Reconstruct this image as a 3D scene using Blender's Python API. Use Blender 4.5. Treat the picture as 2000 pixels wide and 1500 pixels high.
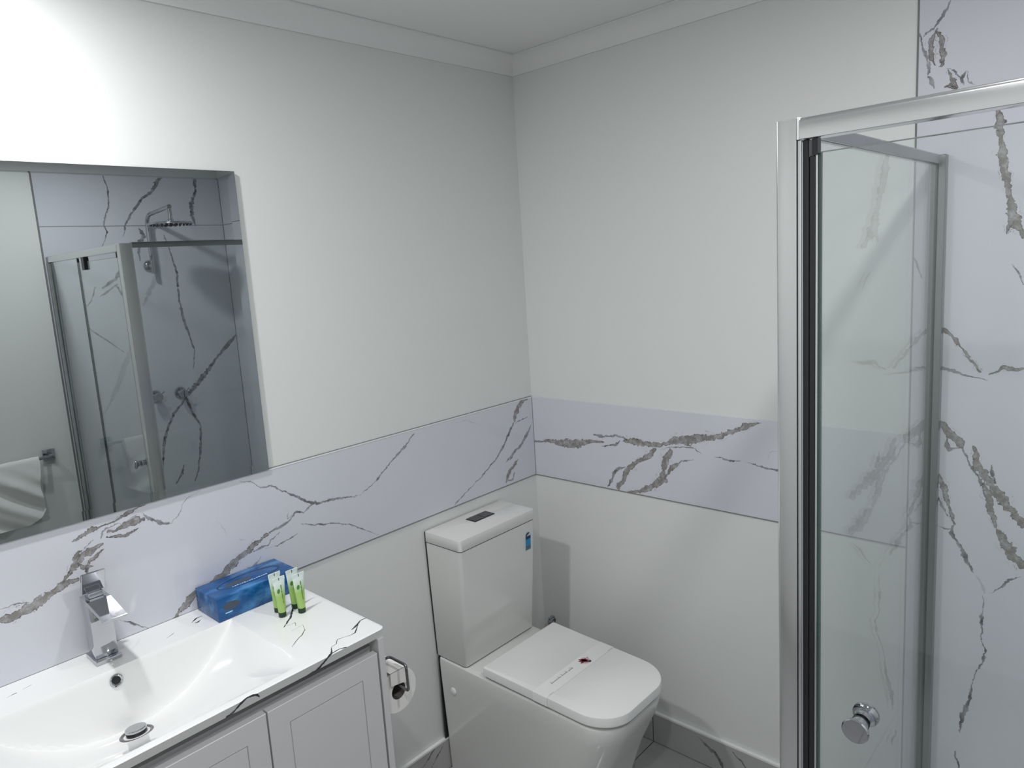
import bpy, bmesh, math, random
from mathutils import Vector, Matrix
PI = math.pi
for o in list(bpy.data.objects): bpy.data.objects.remove(o, do_unlink=True)
SC = bpy.context.scene
C = SC.collection

# ------------------------------------------------ camera, world, lamps, exposure
def camera():
    cam = bpy.data.cameras.new('camera'); o = bpy.data.objects.new('camera', cam); C.objects.link(o)
    y, t, r = (math.radians(a) for a in (44.13676, -8.78063, -3.90251))
    f = Vector((math.cos(t)*math.cos(y), math.cos(t)*math.sin(y), math.sin(t)))
    rt = Vector((math.sin(y), -math.cos(y), 0)); up = rt.cross(f)
    R = math.cos(r)*rt + math.sin(r)*up; U = -math.sin(r)*rt + math.cos(r)*up
    M = Matrix((R, U, -f)).transposed().to_4x4(); M.translation = (-2.01576, -1.73122, 1.70636)
    o.matrix_world = M
    cam.sensor_fit = 'HORIZONTAL'; cam.sensor_width = 36
    cam.lens = 1404.353/2000*36; cam.shift_x = 49.18/2000; cam.shift_y = -18.57/2000
    cam.clip_start = 0.02
    SC.camera = o
camera()
SC.view_settings.view_transform = 'Standard'; SC.view_settings.look = 'None'
SC.view_settings.gamma = 1; SC.view_settings.use_curve_mapping = False
SC.view_settings.exposure = 0.0
SC.cycles.caustics_reflective = False; SC.cycles.caustics_refractive = False
SC.cycles.max_bounces = 9; SC.cycles.adaptive_threshold = 0.02
W = bpy.data.worlds.new('world'); SC.world = W; W.use_nodes = True
W.node_tree.nodes['Background'].inputs[0].default_value = (0.8, 0.85, 0.9, 1)
W.node_tree.nodes['Background'].inputs[1].default_value = 0.02
DOWNLIGHTS = [((-1.78, -0.34), 13.0), ((-0.95, -1.62), 11.2), ((-1.95, -1.50), 8.6)]   # position, watts; the third is an added fill lamp
def lamp(x, y, w, z=2.385):
    l = bpy.data.lights.new('lamp', 'AREA'); l.shape = 'DISK'; l.size = 0.085; l.energy = w
    l.color = (0.985, 0.985, 1.0)
    o = bpy.data.objects.new('lamp', l); C.objects.link(o); o.location = (x, y, z)
    return o

RZ = 2.4; D = 2.2568; XL = -2.78
Z1, Z2, Z3 = 1.2032, 0.9024, 0.1138
YT = -1.259; XT = -0.9355; ZS = 2.0227

# ------------------------------------------------ helpers
def new_bm(): return bmesh.new()
def add_box(bm, x0, x1, y0, y1, z0, z1, bev=0, seg=2):
    vs = [bm.verts.new((x, y, z)) for x in (x0, x1) for y in (y0, y1) for z in (z0, z1)]
    fs = [(0,1,3,2), (4,6,7,5), (0,4,5,1), (2,3,7,6), (0,2,6,4), (1,5,7,3)]
    F = [bm.faces.new([vs[i] for i in f]) for f in fs]
    if bev:
        es = list({e for f in F for e in f.edges})
        bmesh.ops.bevel(bm, geom=es, offset=bev, segments=seg, affect='EDGES', profile=0.5)
    return F
def box(x0, x1, y0, y1, z0, z1, bev=0, seg=2):
    bm = new_bm(); add_box(bm, x0, x1, y0, y1, z0, z1, bev, seg); return bm
def add_lathe(bm, prof, c, ax=(0,0,1), n=32):
    """prof: list of (radius, height) along the axis; closed ends when radius is 0"""
    ax = Vector(ax).normalized(); a = ax.orthogonal().normalized(); b = ax.cross(a); c = Vector(c)
    rings = []
    for r, h in prof:
        if r < 1e-6: rings.append([bm.verts.new(c+ax*h)])
        else: rings.append([bm.verts.new(c+ax*h+(a*math.cos(2*PI*k/n)+b*math.sin(2*PI*k/n))*r) for k in range(n)])
    for p, q in zip(rings, rings[1:]):
        for k in range(n):
            k2 = (k+1) % n
            if len(p) == 1 and len(q) == 1: continue
            if len(p) == 1: bm.faces.new((p[0], q[k], q[k2]))
            elif len(q) == 1: bm.faces.new((p[k], p[k2], q[0]))
            else: bm.faces.new((p[k], p[k2], q[k2], q[k]))
def lathe(prof, c, ax=(0,0,1), n=32):
    bm = new_bm(); add_lathe(bm, prof, c, ax, n); return bm
def add_tube(bm, pts, r, n=12, caps=True):
    pts = [Vector(p) for p in pts]; rings = []
    t0 = (pts[1]-pts[0]).normalized(); a = t0.orthogonal().normalized()
    for i, p in enumerate(pts):
        t = (pts[min(i+1, len(pts)-1)]-pts[max(i-1, 0)]).normalized()
        a = (a-t*a.dot(t)).normalized(); b = t.cross(a)
        rr = r[i] if isinstance(r, (list, tuple)) else r
        rings.append([bm.verts.new(p+(a*math.cos(2*PI*k/n)+b*math.sin(2*PI*k/n))*rr) for k in range(n)])
    for p, q in zip(rings, rings[1:]):
        for k in range(n): bm.faces.new((p[k], p[(k+1)%n], q[(k+1)%n], q[k]))
    if caps: bm.faces.new(rings[0][::-1]); bm.faces.new(rings[-1])
def round_path(pts, rad, n=6):
    pts = [Vector(p) for p in pts]; out = [pts[0]]
    for a, b, c in zip(pts, pts[1:], pts[2:]):
        u = (a-b).normalized(); v = (c-b).normalized(); p = b+u*rad; q = b+v*rad
        for k in range(n+1):
            t = k/n; out.append(p*(1-t)**2+b*2*t*(1-t)+q*t*t)
    return out+[pts[-1]]
def tube(pts, r, n=12):
    bm = new_bm(); add_tube(bm, pts, r, n); return bm
def add_loft(bm, rings, cap0=True, cap1=True):
    R = [[bm.verts.new(p) for p in ring] for ring in rings]; n = len(R[0])
    for p, q in zip(R, R[1:]):
        for k in range(n): bm.faces.new((p[k], p[(k+1)%n], q[(k+1)%n], q[k]))
    if cap0: bm.faces.new(R[0][::-1])
    if cap1: bm.faces.new(R[-1])
def rrect(x0, x1, y0, y1, radii, n=8):
    """outline, counter-clockwise from the (x0,y0) corner; radii for (x0,y0),(x1,y0),(x1,y1),(x0,y1)"""
    out = []
    for (cx, cy, sx, sy, a0), r in zip(((x0,y0,1,1,PI), (x1,y0,-1,1,1.5*PI), (x1,y1,-1,-1,0), (x0,y1,1,-1,0.5*PI)), radii):
        for k in range(n+1):
            a = a0+k/n*PI/2; out.append((cx+sx*r+r*math.cos(a), cy+sy*r+r*math.sin(a)))
    return out
def smooth(o, ang=35):
    me = o.data
    me.polygons.foreach_set('use_smooth', [True]*len(me.polygons))
    bm = bmesh.new(); bm.from_mesh(me)
    for e in bm.edges:
        if len(e.link_faces) == 2: e.smooth = e.calc_face_angle(0) < math.radians(ang)
    bm.to_mesh(me); bm.free()
def origin(o):
    v = Vector((0,0,0))
    while o is not None: v = v+Vector(o.location); o = o.parent
    return v
def obj(name, bm, m, parent=None, sm=0):
    """link one mesh object; its vertices are given in room coordinates"""
    bmesh.ops.recalc_face_normals(bm, faces=bm.faces)
    if parent is not None: off = origin(parent)
    else:
        xs = [v.co for v in bm.verts]; lo = [min(c[i] for c in xs) for i in range(3)]; hi = [max(c[i] for c in xs) for i in range(3)]
        off = Vector(((lo[0]+hi[0])/2, (lo[1]+hi[1])/2, lo[2]))
    for v in bm.verts: v.co -= off
    me = bpy.data.meshes.new(name); bm.to_mesh(me); bm.free()
    for mm in (m if isinstance(m, (list, tuple)) else [m]): me.materials.append(mm)
    o = bpy.data.objects.new(name, me); C.objects.link(o)
    if parent is not None: o.parent = parent
    else: o.location = off
    if sm: smooth(o, sm)
    return o
def thing(name, label, cat, loc, group=None):
    o = bpy.data.objects.new(name, None); C.objects.link(o); o.location = loc; o.empty_display_size = 0.05
    o['label'] = label; o['category'] = cat
    if group: o['group'] = group
    return o
def tag(o, label, cat, group=None):
    o['label'] = label; o['category'] = cat
    if group: o['group'] = group
    return o
def struct(name, bm, m, sm=0):
    o = obj(name, bm, m, None, sm); o['kind'] = 'structure'; return o

# ------------------------------------------------ materials
def mat(name, col, rough=0.5, metal=0.0, spec=0.5, emit=None, strength=0, coat=0):
    m = bpy.data.materials.new(name); m.use_nodes = True; b = m.node_tree.nodes['Principled BSDF']
    b.inputs['Base Color'].default_value = (*col, 1); b.inputs['Roughness'].default_value = rough
    b.inputs['Metallic'].default_value = metal; b.inputs['Specular IOR Level'].default_value = spec
    b.inputs['Coat Weight'].default_value = coat
    if emit: b.inputs['Emission Color'].default_value = (*emit, 1); b.inputs['Emission Strength'].default_value = strength
    return m
class NT:
    def __init__(s, nt): s.nt = nt; s.n = nt.nodes; s.l = nt.links
    def put(s, sock, v):
        if isinstance(v, bpy.types.NodeSocket): s.l.new(v, sock)
        else: sock.default_value = v
    def math(s, op, a, b=None, c=None, clamp=False):
        n = s.n.new('ShaderNodeMath'); n.operation = op; n.use_clamp = clamp
        for i, v in enumerate((a, b, c)):
            if v is not None: s.put(n.inputs[i], v)
        return n.outputs[0]
    def noise(s, vec, scale, detail=3, rough=0.55, color=False):
        n = s.n.new('ShaderNodeTexNoise'); s.l.new(vec, n.inputs['Vector'])
        n.inputs['Scale'].default_value = scale; n.inputs['Detail'].default_value = detail; n.inputs['Roughness'].default_value = rough
        return n.outputs['Color' if color else 'Fac']
    def mix(s, f, a, b):
        n = s.n.new('ShaderNodeMix'); n.data_type = 'RGBA'
        s.put(n.inputs[0], f); s.put(n.inputs[6], a); s.put(n.inputs[7], b); return n.outputs[2]
    def curve(s, x, pts):
        n = s.n.new('ShaderNodeFloatCurve'); c = n.mapping.curves[0]
        pts = sorted(pts); c.points[0].location = pts[0]; c.points[-1].location = pts[-1]
        for p in pts[1:-1]: c.points.new(*p)
        for p in c.points: p.handle_type = 'VECTOR'
        n.mapping.extend = 'HORIZONTAL'; n.mapping.update()
        s.put(n.inputs['Value'], x); return n.outputs[0]
    def bump(s, h, strength, dist, bsdf):
        n = s.n.new('ShaderNodeBump'); s.l.new(h, n.inputs['Height']); n.inputs['Strength'].default_value = strength
        n.inputs['Distance'].default_value = dist; s.l.new(n.outputs[0], bsdf.inputs['Normal'])
VEINS={'A':[([(-1.74,1.042,0.0178),(-1.704,1.043,0.0207),(-1.667,1.052,0.0237),(-1.636,1.063,0.016),(-1.605,1.076,0.0189),(-1.575,1.078,0.0137)],1),([(-1.736,1.069,0.0022),(-1.693,1.066,0.0045),(-1.669,1.06,0.0034)],0),([(-1.611,1.077,0.0108),(-1.589,1.101,0.0136),(-1.565,1.125,0.0191),(-1.545,1.131,0.0193),(-1.516,1.139,0.007)],1),([(-1.562,1.087,0.0069),(-1.552,1.107,0.011),(-1.534,1.117,0.0097),(-1.517,1.129,0.0042)],1),([(-1.581,1.164,0.0054),(-1.56,1.17,0.0109),(-1.535,1.178,0.011),(-1.511,1.178,0.0056),(-1.486,1.183,0.0056),(-1.453,1.194,0.0086),(-1.413,1.2,0.0043)],1),([(-1.508,1.16,0.014),(-1.472,1.165,0.0113),(-1.44,1.169,0.0201),(-1.419,1.166,0.0087)],1),([(-1.511,1.15,0.0056),(-1.469,1.144,0.01),(-1.439,1.151,0.0058)],1),([(-1.429,1.183,0.0025),(-1.411,1.164,0.0076),(-1.386,1.148,0.0103),(-1.366,1.134,0.0052)],0),([(-1.366,1.134,0.0039),(-1.348,1.15,0.0026),(-1.322,1.187,0.0026),(-1.284,1.198,0.004)],0),([(-1.584,1.109,0.0024),(-1.559,1.139,0.0036),(-1.535,1.155,0.0024)],0),([(-1.181,1.194,0.0028),(-1.146,1.183,0.0042),(-1.118,1.16,0.0043),(-1.099,1.159,0.0043),(-1.083,1.15,0.0043),(-1.062,1.133,0.0044),(-1.03,1.111,0.0074),(-0.995,1.087,0.0075),(-0.977,1.074,0.0106),(-0.961,1.067,0.0091),(-0.93,1.065,0.0077),(-0.896,1.063,0.0078),(-0.869,1.058,0.0063),(-0.815,1.049,0.0032)],0),([(-0.815,1.049,0.0032),(-0.744,1.082,0.0065),(-0.691,1.117,0.005),(-0.624,1.158,0.0101),(-0.583,1.191,0.0068)],0),([(-0.976,1.07,0.0076),(-1.004,1.056,0.0075),(-1.029,1.066,0.0104),(-1.049,1.047,0.0059),(-1.074,1.039,0.0088),(-1.117,1.03,0.0101)],0),([(-1.117,1.03,0.0132),(-1.156,1.015,0.0147),(-1.2,0.995,0.0144),(-1.219,0.987,0.0191),(-1.24,0.975,0.019),(-1.269,0.959,0.0188),(-1.303,0.945,0.0155)],1),([(-1.323,0.948,0.0215),(-1.344,0.934,0.0214),(-1.362,0.919,0.0182),(-1.394,0.901,0.015)],1),([(-1.083,1.025,0.0044),(-1.124,0.999,0.0058),(-1.148,1.0,0.0086),(-1.167,0.998,0.0043)],0),([(-1.146,0.978,0.0057),(-1.17,0.954,0.01),(-1.189,0.963,0.0057)],0),([(-1.029,1.004,0.003),(-1.067,0.994,0.0059),(-1.095,0.99,0.0029),(-1.134,0.992,0.0029)],0),([(-1.019,1.026,0.0075),(-0.955,1.004,0.0046),(-0.909,0.994,0.0047),(-0.861,0.974,0.0032),(-0.818,0.947,0.0032),(-0.755,0.907,0.0033)],0),([(-0.026,1.203,0.0183),(-0.062,1.195,0.0227),(-0.081,1.175,0.0203),(-0.101,1.15,0.0225),(-0.111,1.127,0.0202)],1),([(-0.111,1.127,0.0118),(-0.14,1.093,0.0098),(-0.177,1.05,0.0097),(-0.222,1.01,0.0077),(-0.247,0.999,0.0057),(-0.278,0.979,0.0057),(-0.335,0.953,0.0037),(-0.413,0.92,0.0055),(-0.436,0.907,0.0055)],0),([(-0.011,1.107,0.004),(-0.029,1.077,0.0101),(-0.054,1.057,0.012),(-0.077,1.033,0.012),(-0.113,1.02,0.0099),(-0.14,1.001,0.0118),(-0.169,0.987,0.0078)],0),([(-0.101,0.986,0.0091),(-0.127,0.961,0.0136),(-0.15,0.955,0.018),(-0.176,0.912,0.0179)],1),([(-0.125,0.945,0.0079),(-0.137,0.917,0.0099),(-0.176,0.916,0.0059)],0),([(-0.1,1.123,0.0059),(-0.065,1.129,0.006),(-0.027,1.131,0.006)],0),([(-1.509,0.953,0.0025),(-1.482,0.928,0.0051),(-1.448,0.902,0.0026)],0),([(-1.209,1.09,0.0014),(-1.186,1.097,0.0028),(-1.226,1.117,0.0014)],2),([(-0.421,1.185,0.0018),(-0.349,1.184,0.0037),(-0.265,1.139,0.0019)],2),([(-1.575,1.114,0.0041),(-1.568,1.102,0.0082),(-1.557,1.095,0.011),(-1.544,1.095,0.0055)],1),([(-1.56,1.101,0.0036),(-1.559,1.091,0.0072),(-1.557,1.08,0.0036)],0),([(-1.584,1.124,0.0081),(-1.575,1.133,0.0136),(-1.563,1.138,0.0082)],1),([(-1.506,1.167,0.0037),(-1.491,1.175,0.0037),(-1.478,1.173,0.0025),(-1.47,1.166,0.0037)],0),([(-1.521,1.151,0.0036),(-1.515,1.163,0.0061),(-1.503,1.171,0.0037)],0),([(-1.436,1.182,0.0038),(-1.447,1.181,0.0038),(-1.464,1.174,0.0025)],0),([(-1.054,1.071,0.0029),(-1.066,1.063,0.0044),(-1.056,1.054,0.0044),(-1.039,1.06,0.003)],0),([(-1.257,1.111,0.0014),(-1.243,1.096,0.0027),(-1.234,1.077,0.0041),(-1.232,1.054,0.0014)],2),([(-1.21,1.044,0.0014),(-1.194,1.04,0.0028),(-1.177,1.035,0.0014)],2),([(-0.603,0.121,0.0073),(-0.639,0.091,0.009),(-0.678,0.067,0.0071)],0),([(-0.577,0.102,0.0037),(-0.614,0.07,0.0073),(-0.647,0.044,0.0054)],0)],'B':[([(0.023,1.028,0.0094),(-0.018,1.033,0.007),(-0.048,1.035,0.0092),(-0.078,1.042,0.016),(-0.14,1.04,0.0292),(-0.209,1.049,0.0286),(-0.277,1.065,0.0108),(-0.324,1.069,0.0107)],1),([(-0.393,1.078,0.0063),(-0.416,1.084,0.0187),(-0.464,1.083,0.0225),(-0.502,1.081,0.0203),(-0.548,1.088,0.012),(-0.597,1.106,0.0236),(-0.65,1.118,0.0271),(-0.736,1.135,0.0169),(-0.786,1.157,0.0148),(-0.826,1.177,0.0182),(-0.883,1.195,0.0036)],1),([(-0.278,1.089,0.0094),(-0.31,1.088,0.0112),(-0.334,1.087,0.0074),(-0.372,1.097,0.0092),(-0.416,1.089,0.0145)],0),([(-0.31,1.049,0.0056),(-0.374,1.066,0.0092),(-0.387,1.081,0.0055)],0),([(-0.525,1.07,0.0161),(-0.501,1.046,0.0183),(-0.461,1.019,0.0144),(-0.42,0.988,0.0188),(-0.403,0.964,0.0189),(-0.391,0.936,0.0169),(-0.367,0.907,0.0255)],1),([(-0.408,0.992,0.0055),(-0.379,0.982,0.0111),(-0.357,0.96,0.013),(-0.35,0.937,0.0131),(-0.329,0.907,0.0094)],0),([(-0.585,1.074,0.0198),(-0.562,1.04,0.0279),(-0.549,1.011,0.0241),(-0.552,0.98,0.0322),(-0.532,0.956,0.0243),(-0.489,0.928,0.0205),(-0.449,0.91,0.0166),(-0.408,0.901,0.0105)],1),([(-0.622,1.046,0.0078),(-0.583,1.016,0.0159),(-0.556,0.977,0.012)],1),([(-0.688,1.075,0.0034),(-0.664,1.088,0.0051),(-0.65,1.093,0.0051),(-0.54,1.072,0.0035)],0),([(-0.663,1.055,0.0051),(-0.631,1.044,0.0051),(-0.613,1.041,0.0052)],0),([(-0.727,1.07,0.0033),(-0.743,1.073,0.0033),(-0.776,1.066,0.0065),(-0.815,1.072,0.0048)],0),([(-0.815,1.072,0.0016),(-0.863,1.065,0.0048),(-0.894,1.06,0.0079),(-0.932,1.057,0.014)],0),([(-0.572,0.909,0.0035),(-0.588,0.927,0.0035)],2),([(-0.894,1.089,0.0031),(-0.904,1.111,0.0047),(-0.93,1.119,0.0046)],2),([(-0.65,0.098,0.0054),(-0.696,0.071,0.0107),(-0.722,0.057,0.0142),(-0.74,0.029,0.0124),(-0.75,-0.001,0.0177)],0),([(-0.776,0.096,0.007),(-0.803,0.074,0.0104),(-0.833,0.05,0.0103)],0),([(-1.416,1.989,0.011),(-1.425,1.932,0.0178),(-1.426,1.905,0.011),(-1.43,1.871,0.0193),(-1.438,1.819,0.0166),(-1.446,1.779,0.011),(-1.452,1.745,0.0193),(-1.461,1.71,0.0193),(-1.481,1.675,0.0192)],1),([(-1.454,1.722,0.0111),(-1.449,1.709,0.0111),(-1.443,1.693,0.0084)],1),([(-1.457,1.625,0.0037),(-1.467,1.607,0.0061),(-1.482,1.577,0.0061)],0),([(-1.326,2.229,0.0049),(-1.311,2.202,0.0074),(-1.296,2.179,0.0062),(-1.28,2.167,0.0062),(-1.268,2.16,0.0038)],0),([(-1.296,2.17,0.0085),(-1.286,2.148,0.0114),(-1.284,2.126,0.0114),(-1.289,2.103,0.01),(-1.296,2.087,0.0071)],1),([(-1.295,2.166,0.0099),(-1.306,2.148,0.0141),(-1.305,2.128,0.0113),(-1.31,2.106,0.017),(-1.306,2.082,0.0142)],1),([(-1.261,2.168,0.0063),(-1.267,2.132,0.0063),(-1.279,2.109,0.0075),(-1.282,2.083,0.0088),(-1.278,2.068,0.005)],0),([(-1.278,2.068,0.005),(-1.287,2.054,0.0113),(-1.294,2.036,0.005)],0),([(-1.318,2.076,0.0037),(-1.331,2.074,0.0049),(-1.338,2.059,0.0062),(-1.348,2.05,0.0061)],0),([(-1.356,2.064,0.0049),(-1.348,2.05,0.0098),(-1.353,2.034,0.0037)],0),([(-1.357,2.062,0.0037),(-1.362,2.041,0.0049),(-1.375,2.03,0.0049)],0),([(-1.32,2.075,0.0057),(-1.329,2.05,0.0113),(-1.339,2.028,0.0141)],1),([(-1.313,2.038,0.0057),(-1.325,2.04,0.0113),(-1.339,2.028,0.0085)],1),([(-1.301,1.497,0.006),(-1.323,1.478,0.006),(-1.349,1.453,0.0104),(-1.366,1.429,0.0059),(-1.384,1.4,0.0088),(-1.407,1.374,0.0116)],1),([(-1.265,1.379,0.0054),(-1.303,1.381,0.008),(-1.347,1.376,0.0091),(-1.368,1.367,0.0052),(-1.422,1.354,0.0038)],0),([(-1.423,1.367,0.0043),(-1.448,1.386,0.01),(-1.492,1.383,0.0154)],1),([(-1.302,1.604,0.0119),(-1.314,1.577,0.0134),(-1.325,1.549,0.0044)],1),([(-1.306,1.275,0.0061),(-1.313,1.263,0.0092),(-1.329,1.239,0.0152),(-1.342,1.219,0.0212),(-1.369,1.192,0.021),(-1.375,1.185,0.015)],1),([(-1.373,1.187,0.0066),(-1.385,1.159,0.0065),(-1.396,1.135,0.0052),(-1.409,1.118,0.0078),(-1.418,1.096,0.0156)],0),([(-1.398,1.19,0.0119),(-1.403,1.162,0.0223),(-1.408,1.141,0.0223),(-1.43,1.108,0.0207),(-1.451,1.076,0.0235),(-1.472,1.05,0.0204),(-1.506,1.006,0.0202)],1),([(-1.42,1.106,0.0119),(-1.429,1.076,0.0207),(-1.436,1.032,0.0178),(-1.45,0.996,0.0133)],1),([(-1.45,0.996,0.0089),(-1.461,0.975,0.0207),(-1.479,0.938,0.0294),(-1.505,0.906,0.0292)],1),([(-1.443,1.104,0.0064),(-1.437,1.128,0.0077),(-1.433,1.153,0.0039)],0),([(-1.34,1.211,0.0061),(-1.339,1.188,0.0122),(-1.348,1.176,0.0121),(-1.369,1.184,0.009)],1),([(-1.307,1.148,0.0077),(-1.323,1.11,0.0123),(-1.337,1.077,0.0138),(-1.347,1.036,0.0107),(-1.354,1.016,0.0077),(-1.362,0.985,0.0107)],1),([(-1.359,0.985,0.0107),(-1.356,0.963,0.0108),(-1.372,0.939,0.008),(-1.385,0.913,0.0107),(-1.392,0.893,0.008),(-1.406,0.87,0.0053)],0),([(-1.406,0.87,0.0027),(-1.418,0.857,0.0066),(-1.429,0.822,0.008)],2),([(-1.312,1.115,0.0041),(-1.32,1.07,0.0041),(-1.332,1.032,0.0054),(-1.351,1.002,0.004)],0),([(-1.326,0.977,0.0027),(-1.341,0.974,0.0095),(-1.355,0.972,0.0067)],0),([(-1.439,0.825,0.0026),(-1.463,0.848,0.0052),(-1.478,0.871,0.0065),(-1.502,0.887,0.0038)],0),([(-1.427,0.819,0.004),(-1.428,0.779,0.004),(-1.425,0.755,0.0067),(-1.429,0.699,0.008)],0),([(-1.429,0.699,0.008),(-1.438,0.676,0.004),(-1.432,0.643,0.0054),(-1.419,0.607,0.0054),(-1.411,0.581,0.0041)],0),([(-1.411,0.581,0.0041),(-1.41,0.535,0.0068),(-1.395,0.491,0.011),(-1.39,0.428,0.0083)],0),([(-1.381,0.373,0.0056),(-1.39,0.322,0.0084)],0),([(-1.259,1.656,0.0045),(-1.268,1.628,0.0075),(-1.279,1.596,0.0045)],1)],'F':[([(-0.626,2.321,0.0074),(-0.6,2.208,0.0075),(-0.607,2.124,0.01),(-0.645,2.029,0.0074),(-0.63,1.993,0.0075),(-0.668,1.916,0.0074)],0),([(-0.3,2.297,0.0157),(-0.357,2.236,0.026),(-0.377,2.203,0.0156),(-0.436,2.163,0.0128),(-0.504,2.08,0.0127),(-0.54,2.028,0.0101),(-0.556,1.963,0.0076)],0),([(-0.143,2.33,0.0161),(-0.139,2.275,0.0216),(-0.141,2.214,0.0135),(-0.174,2.142,0.0243),(-0.178,2.072,0.0216),(-0.167,2.019,0.0108)],0),([(-0.472,2.014,0.0154),(-0.452,1.969,0.0258),(-0.489,1.927,0.0205),(-0.491,1.836,0.0129)],0),([(-0.349,1.975,0.0105),(-0.327,1.889,0.0106),(-0.304,1.772,0.0134),(-0.309,1.688,0.0214)],0),([(-0.309,1.688,0.0187),(-0.31,1.615,0.0107),(-0.3,1.503,0.0162),(-0.279,1.421,0.0109),(-0.262,1.329,0.0082),(-0.284,1.227,0.0082)],0),([(-0.421,1.762,0.0314),(-0.439,1.714,0.0209),(-0.465,1.677,0.026),(-0.507,1.604,0.0207)],2),([(-0.522,1.573,0.0181),(-0.599,1.391,0.0257),(-0.697,1.188,0.0254),(-0.776,1.067,0.0126)],2),([(-0.0,1.397,0.0171),(-0.061,1.344,0.0255),(-0.146,1.272,0.0112),(-0.189,1.222,0.025),(-0.258,1.159,0.0276),(-0.337,1.09,0.0327)],0),([(-0.337,1.09,0.0218),(-0.378,1.045,0.0136),(-0.423,1.008,0.0162),(-0.475,0.914,0.0134),(-0.505,0.822,0.016),(-0.523,0.684,0.008)],0),([(-0.349,1.092,0.0272),(-0.325,1.006,0.0137),(-0.282,0.905,0.0139),(-0.302,0.774,0.0139),(-0.33,0.655,0.0111),(-0.368,0.574,0.0083)],0),([(-0.57,1.831,0.0254),(-0.626,1.753,0.0201),(-0.659,1.734,0.015),(-0.697,1.708,0.0124)],0),([(-0.619,1.729,0.0177),(-0.688,1.681,0.01),(-0.714,1.672,0.0075)],0),([(-0.625,1.721,0.0151),(-0.604,1.677,0.0101),(-0.586,1.638,0.0076)],0),([(-0.781,1.626,0.0074),(-0.752,1.657,0.0074),(-0.739,1.687,0.0099),(-0.724,1.723,0.0124)],0),([(-0.791,1.523,0.0099),(-0.731,1.467,0.01),(-0.633,1.374,0.0077)],0),([(-0.465,0.61,0.0109),(-0.424,0.658,0.0164),(-0.405,0.713,0.0055)],0)],'T':[([(-1.137,-0.1424,0.003),(-1.163,-0.1824,0.0044),(-1.21,-0.2414,0.0056),(-1.247,-0.2734,0.0055)],0),([(-1.244,-0.2684,0.0027),(-1.23,-0.2724,0.0014),(-1.217,-0.2734,0.0028),(-1.225,-0.2904,0.0041)],0),([(-1.244,-0.3014,0.0027),(-1.211,-0.2984,0.0014),(-1.224,-0.3274,0.0054)],0),([(-1.222,-0.3224,0.0041),(-1.239,-0.3384,0.0027),(-1.255,-0.3464,0.0026),(-1.283,-0.3674,0.0026)],0),([(-1.099,-0.3934,0.0069),(-1.117,-0.3934,0.0041),(-1.142,-0.4074,0.0068),(-1.156,-0.4124,0.004)],0),([(-1.126,-0.3984,0.0027),(-1.159,-0.4304,0.004),(-1.177,-0.4294,0.004)],0),([(-1.171,-0.4294,0.0027),(-1.201,-0.4224,0.0026),(-1.215,-0.4364,0.0026),(-1.229,-0.4394,0.0026)],0),([(-1.226,-0.4364,0.0026),(-1.244,-0.4614,0.0051),(-1.264,-0.4724,0.005),(-1.28,-0.4794,0.005),(-1.303,-0.4794,0.0037)],0),([(-1.206,-0.4654,0.0064),(-1.224,-0.4604,0.0038),(-1.245,-0.4624,0.0051)],0),([(-1.413,-0.4734,0.0047),(-1.427,-0.4654,0.0058),(-1.439,-0.4634,0.0046),(-1.456,-0.4694,0.0046),(-1.47,-0.4774,0.0045),(-1.484,-0.4784,0.0056)],0),([(-1.482,-0.4794,0.0034),(-1.493,-0.4814,0.0022),(-1.502,-0.4854,0.0022)],0),([(-1.339,-0.0514,0.0029),(-1.353,-0.0504,0.0057),(-1.373,-0.0654,0.0028)],0),([(-1.349,-0.0674,0.0029),(-1.361,-0.0734,0.0057),(-1.368,-0.0724,0.0028)],0),([(-1.705,-0.0474,0.0025),(-1.722,-0.0524,0.0024)],0),([(-1.734,-0.0564,0.006),(-1.754,-0.0604,0.0024)],0),([(-1.42,-0.0784,0.0028),(-1.441,-0.0884,0.0027)],0)]}
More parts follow.
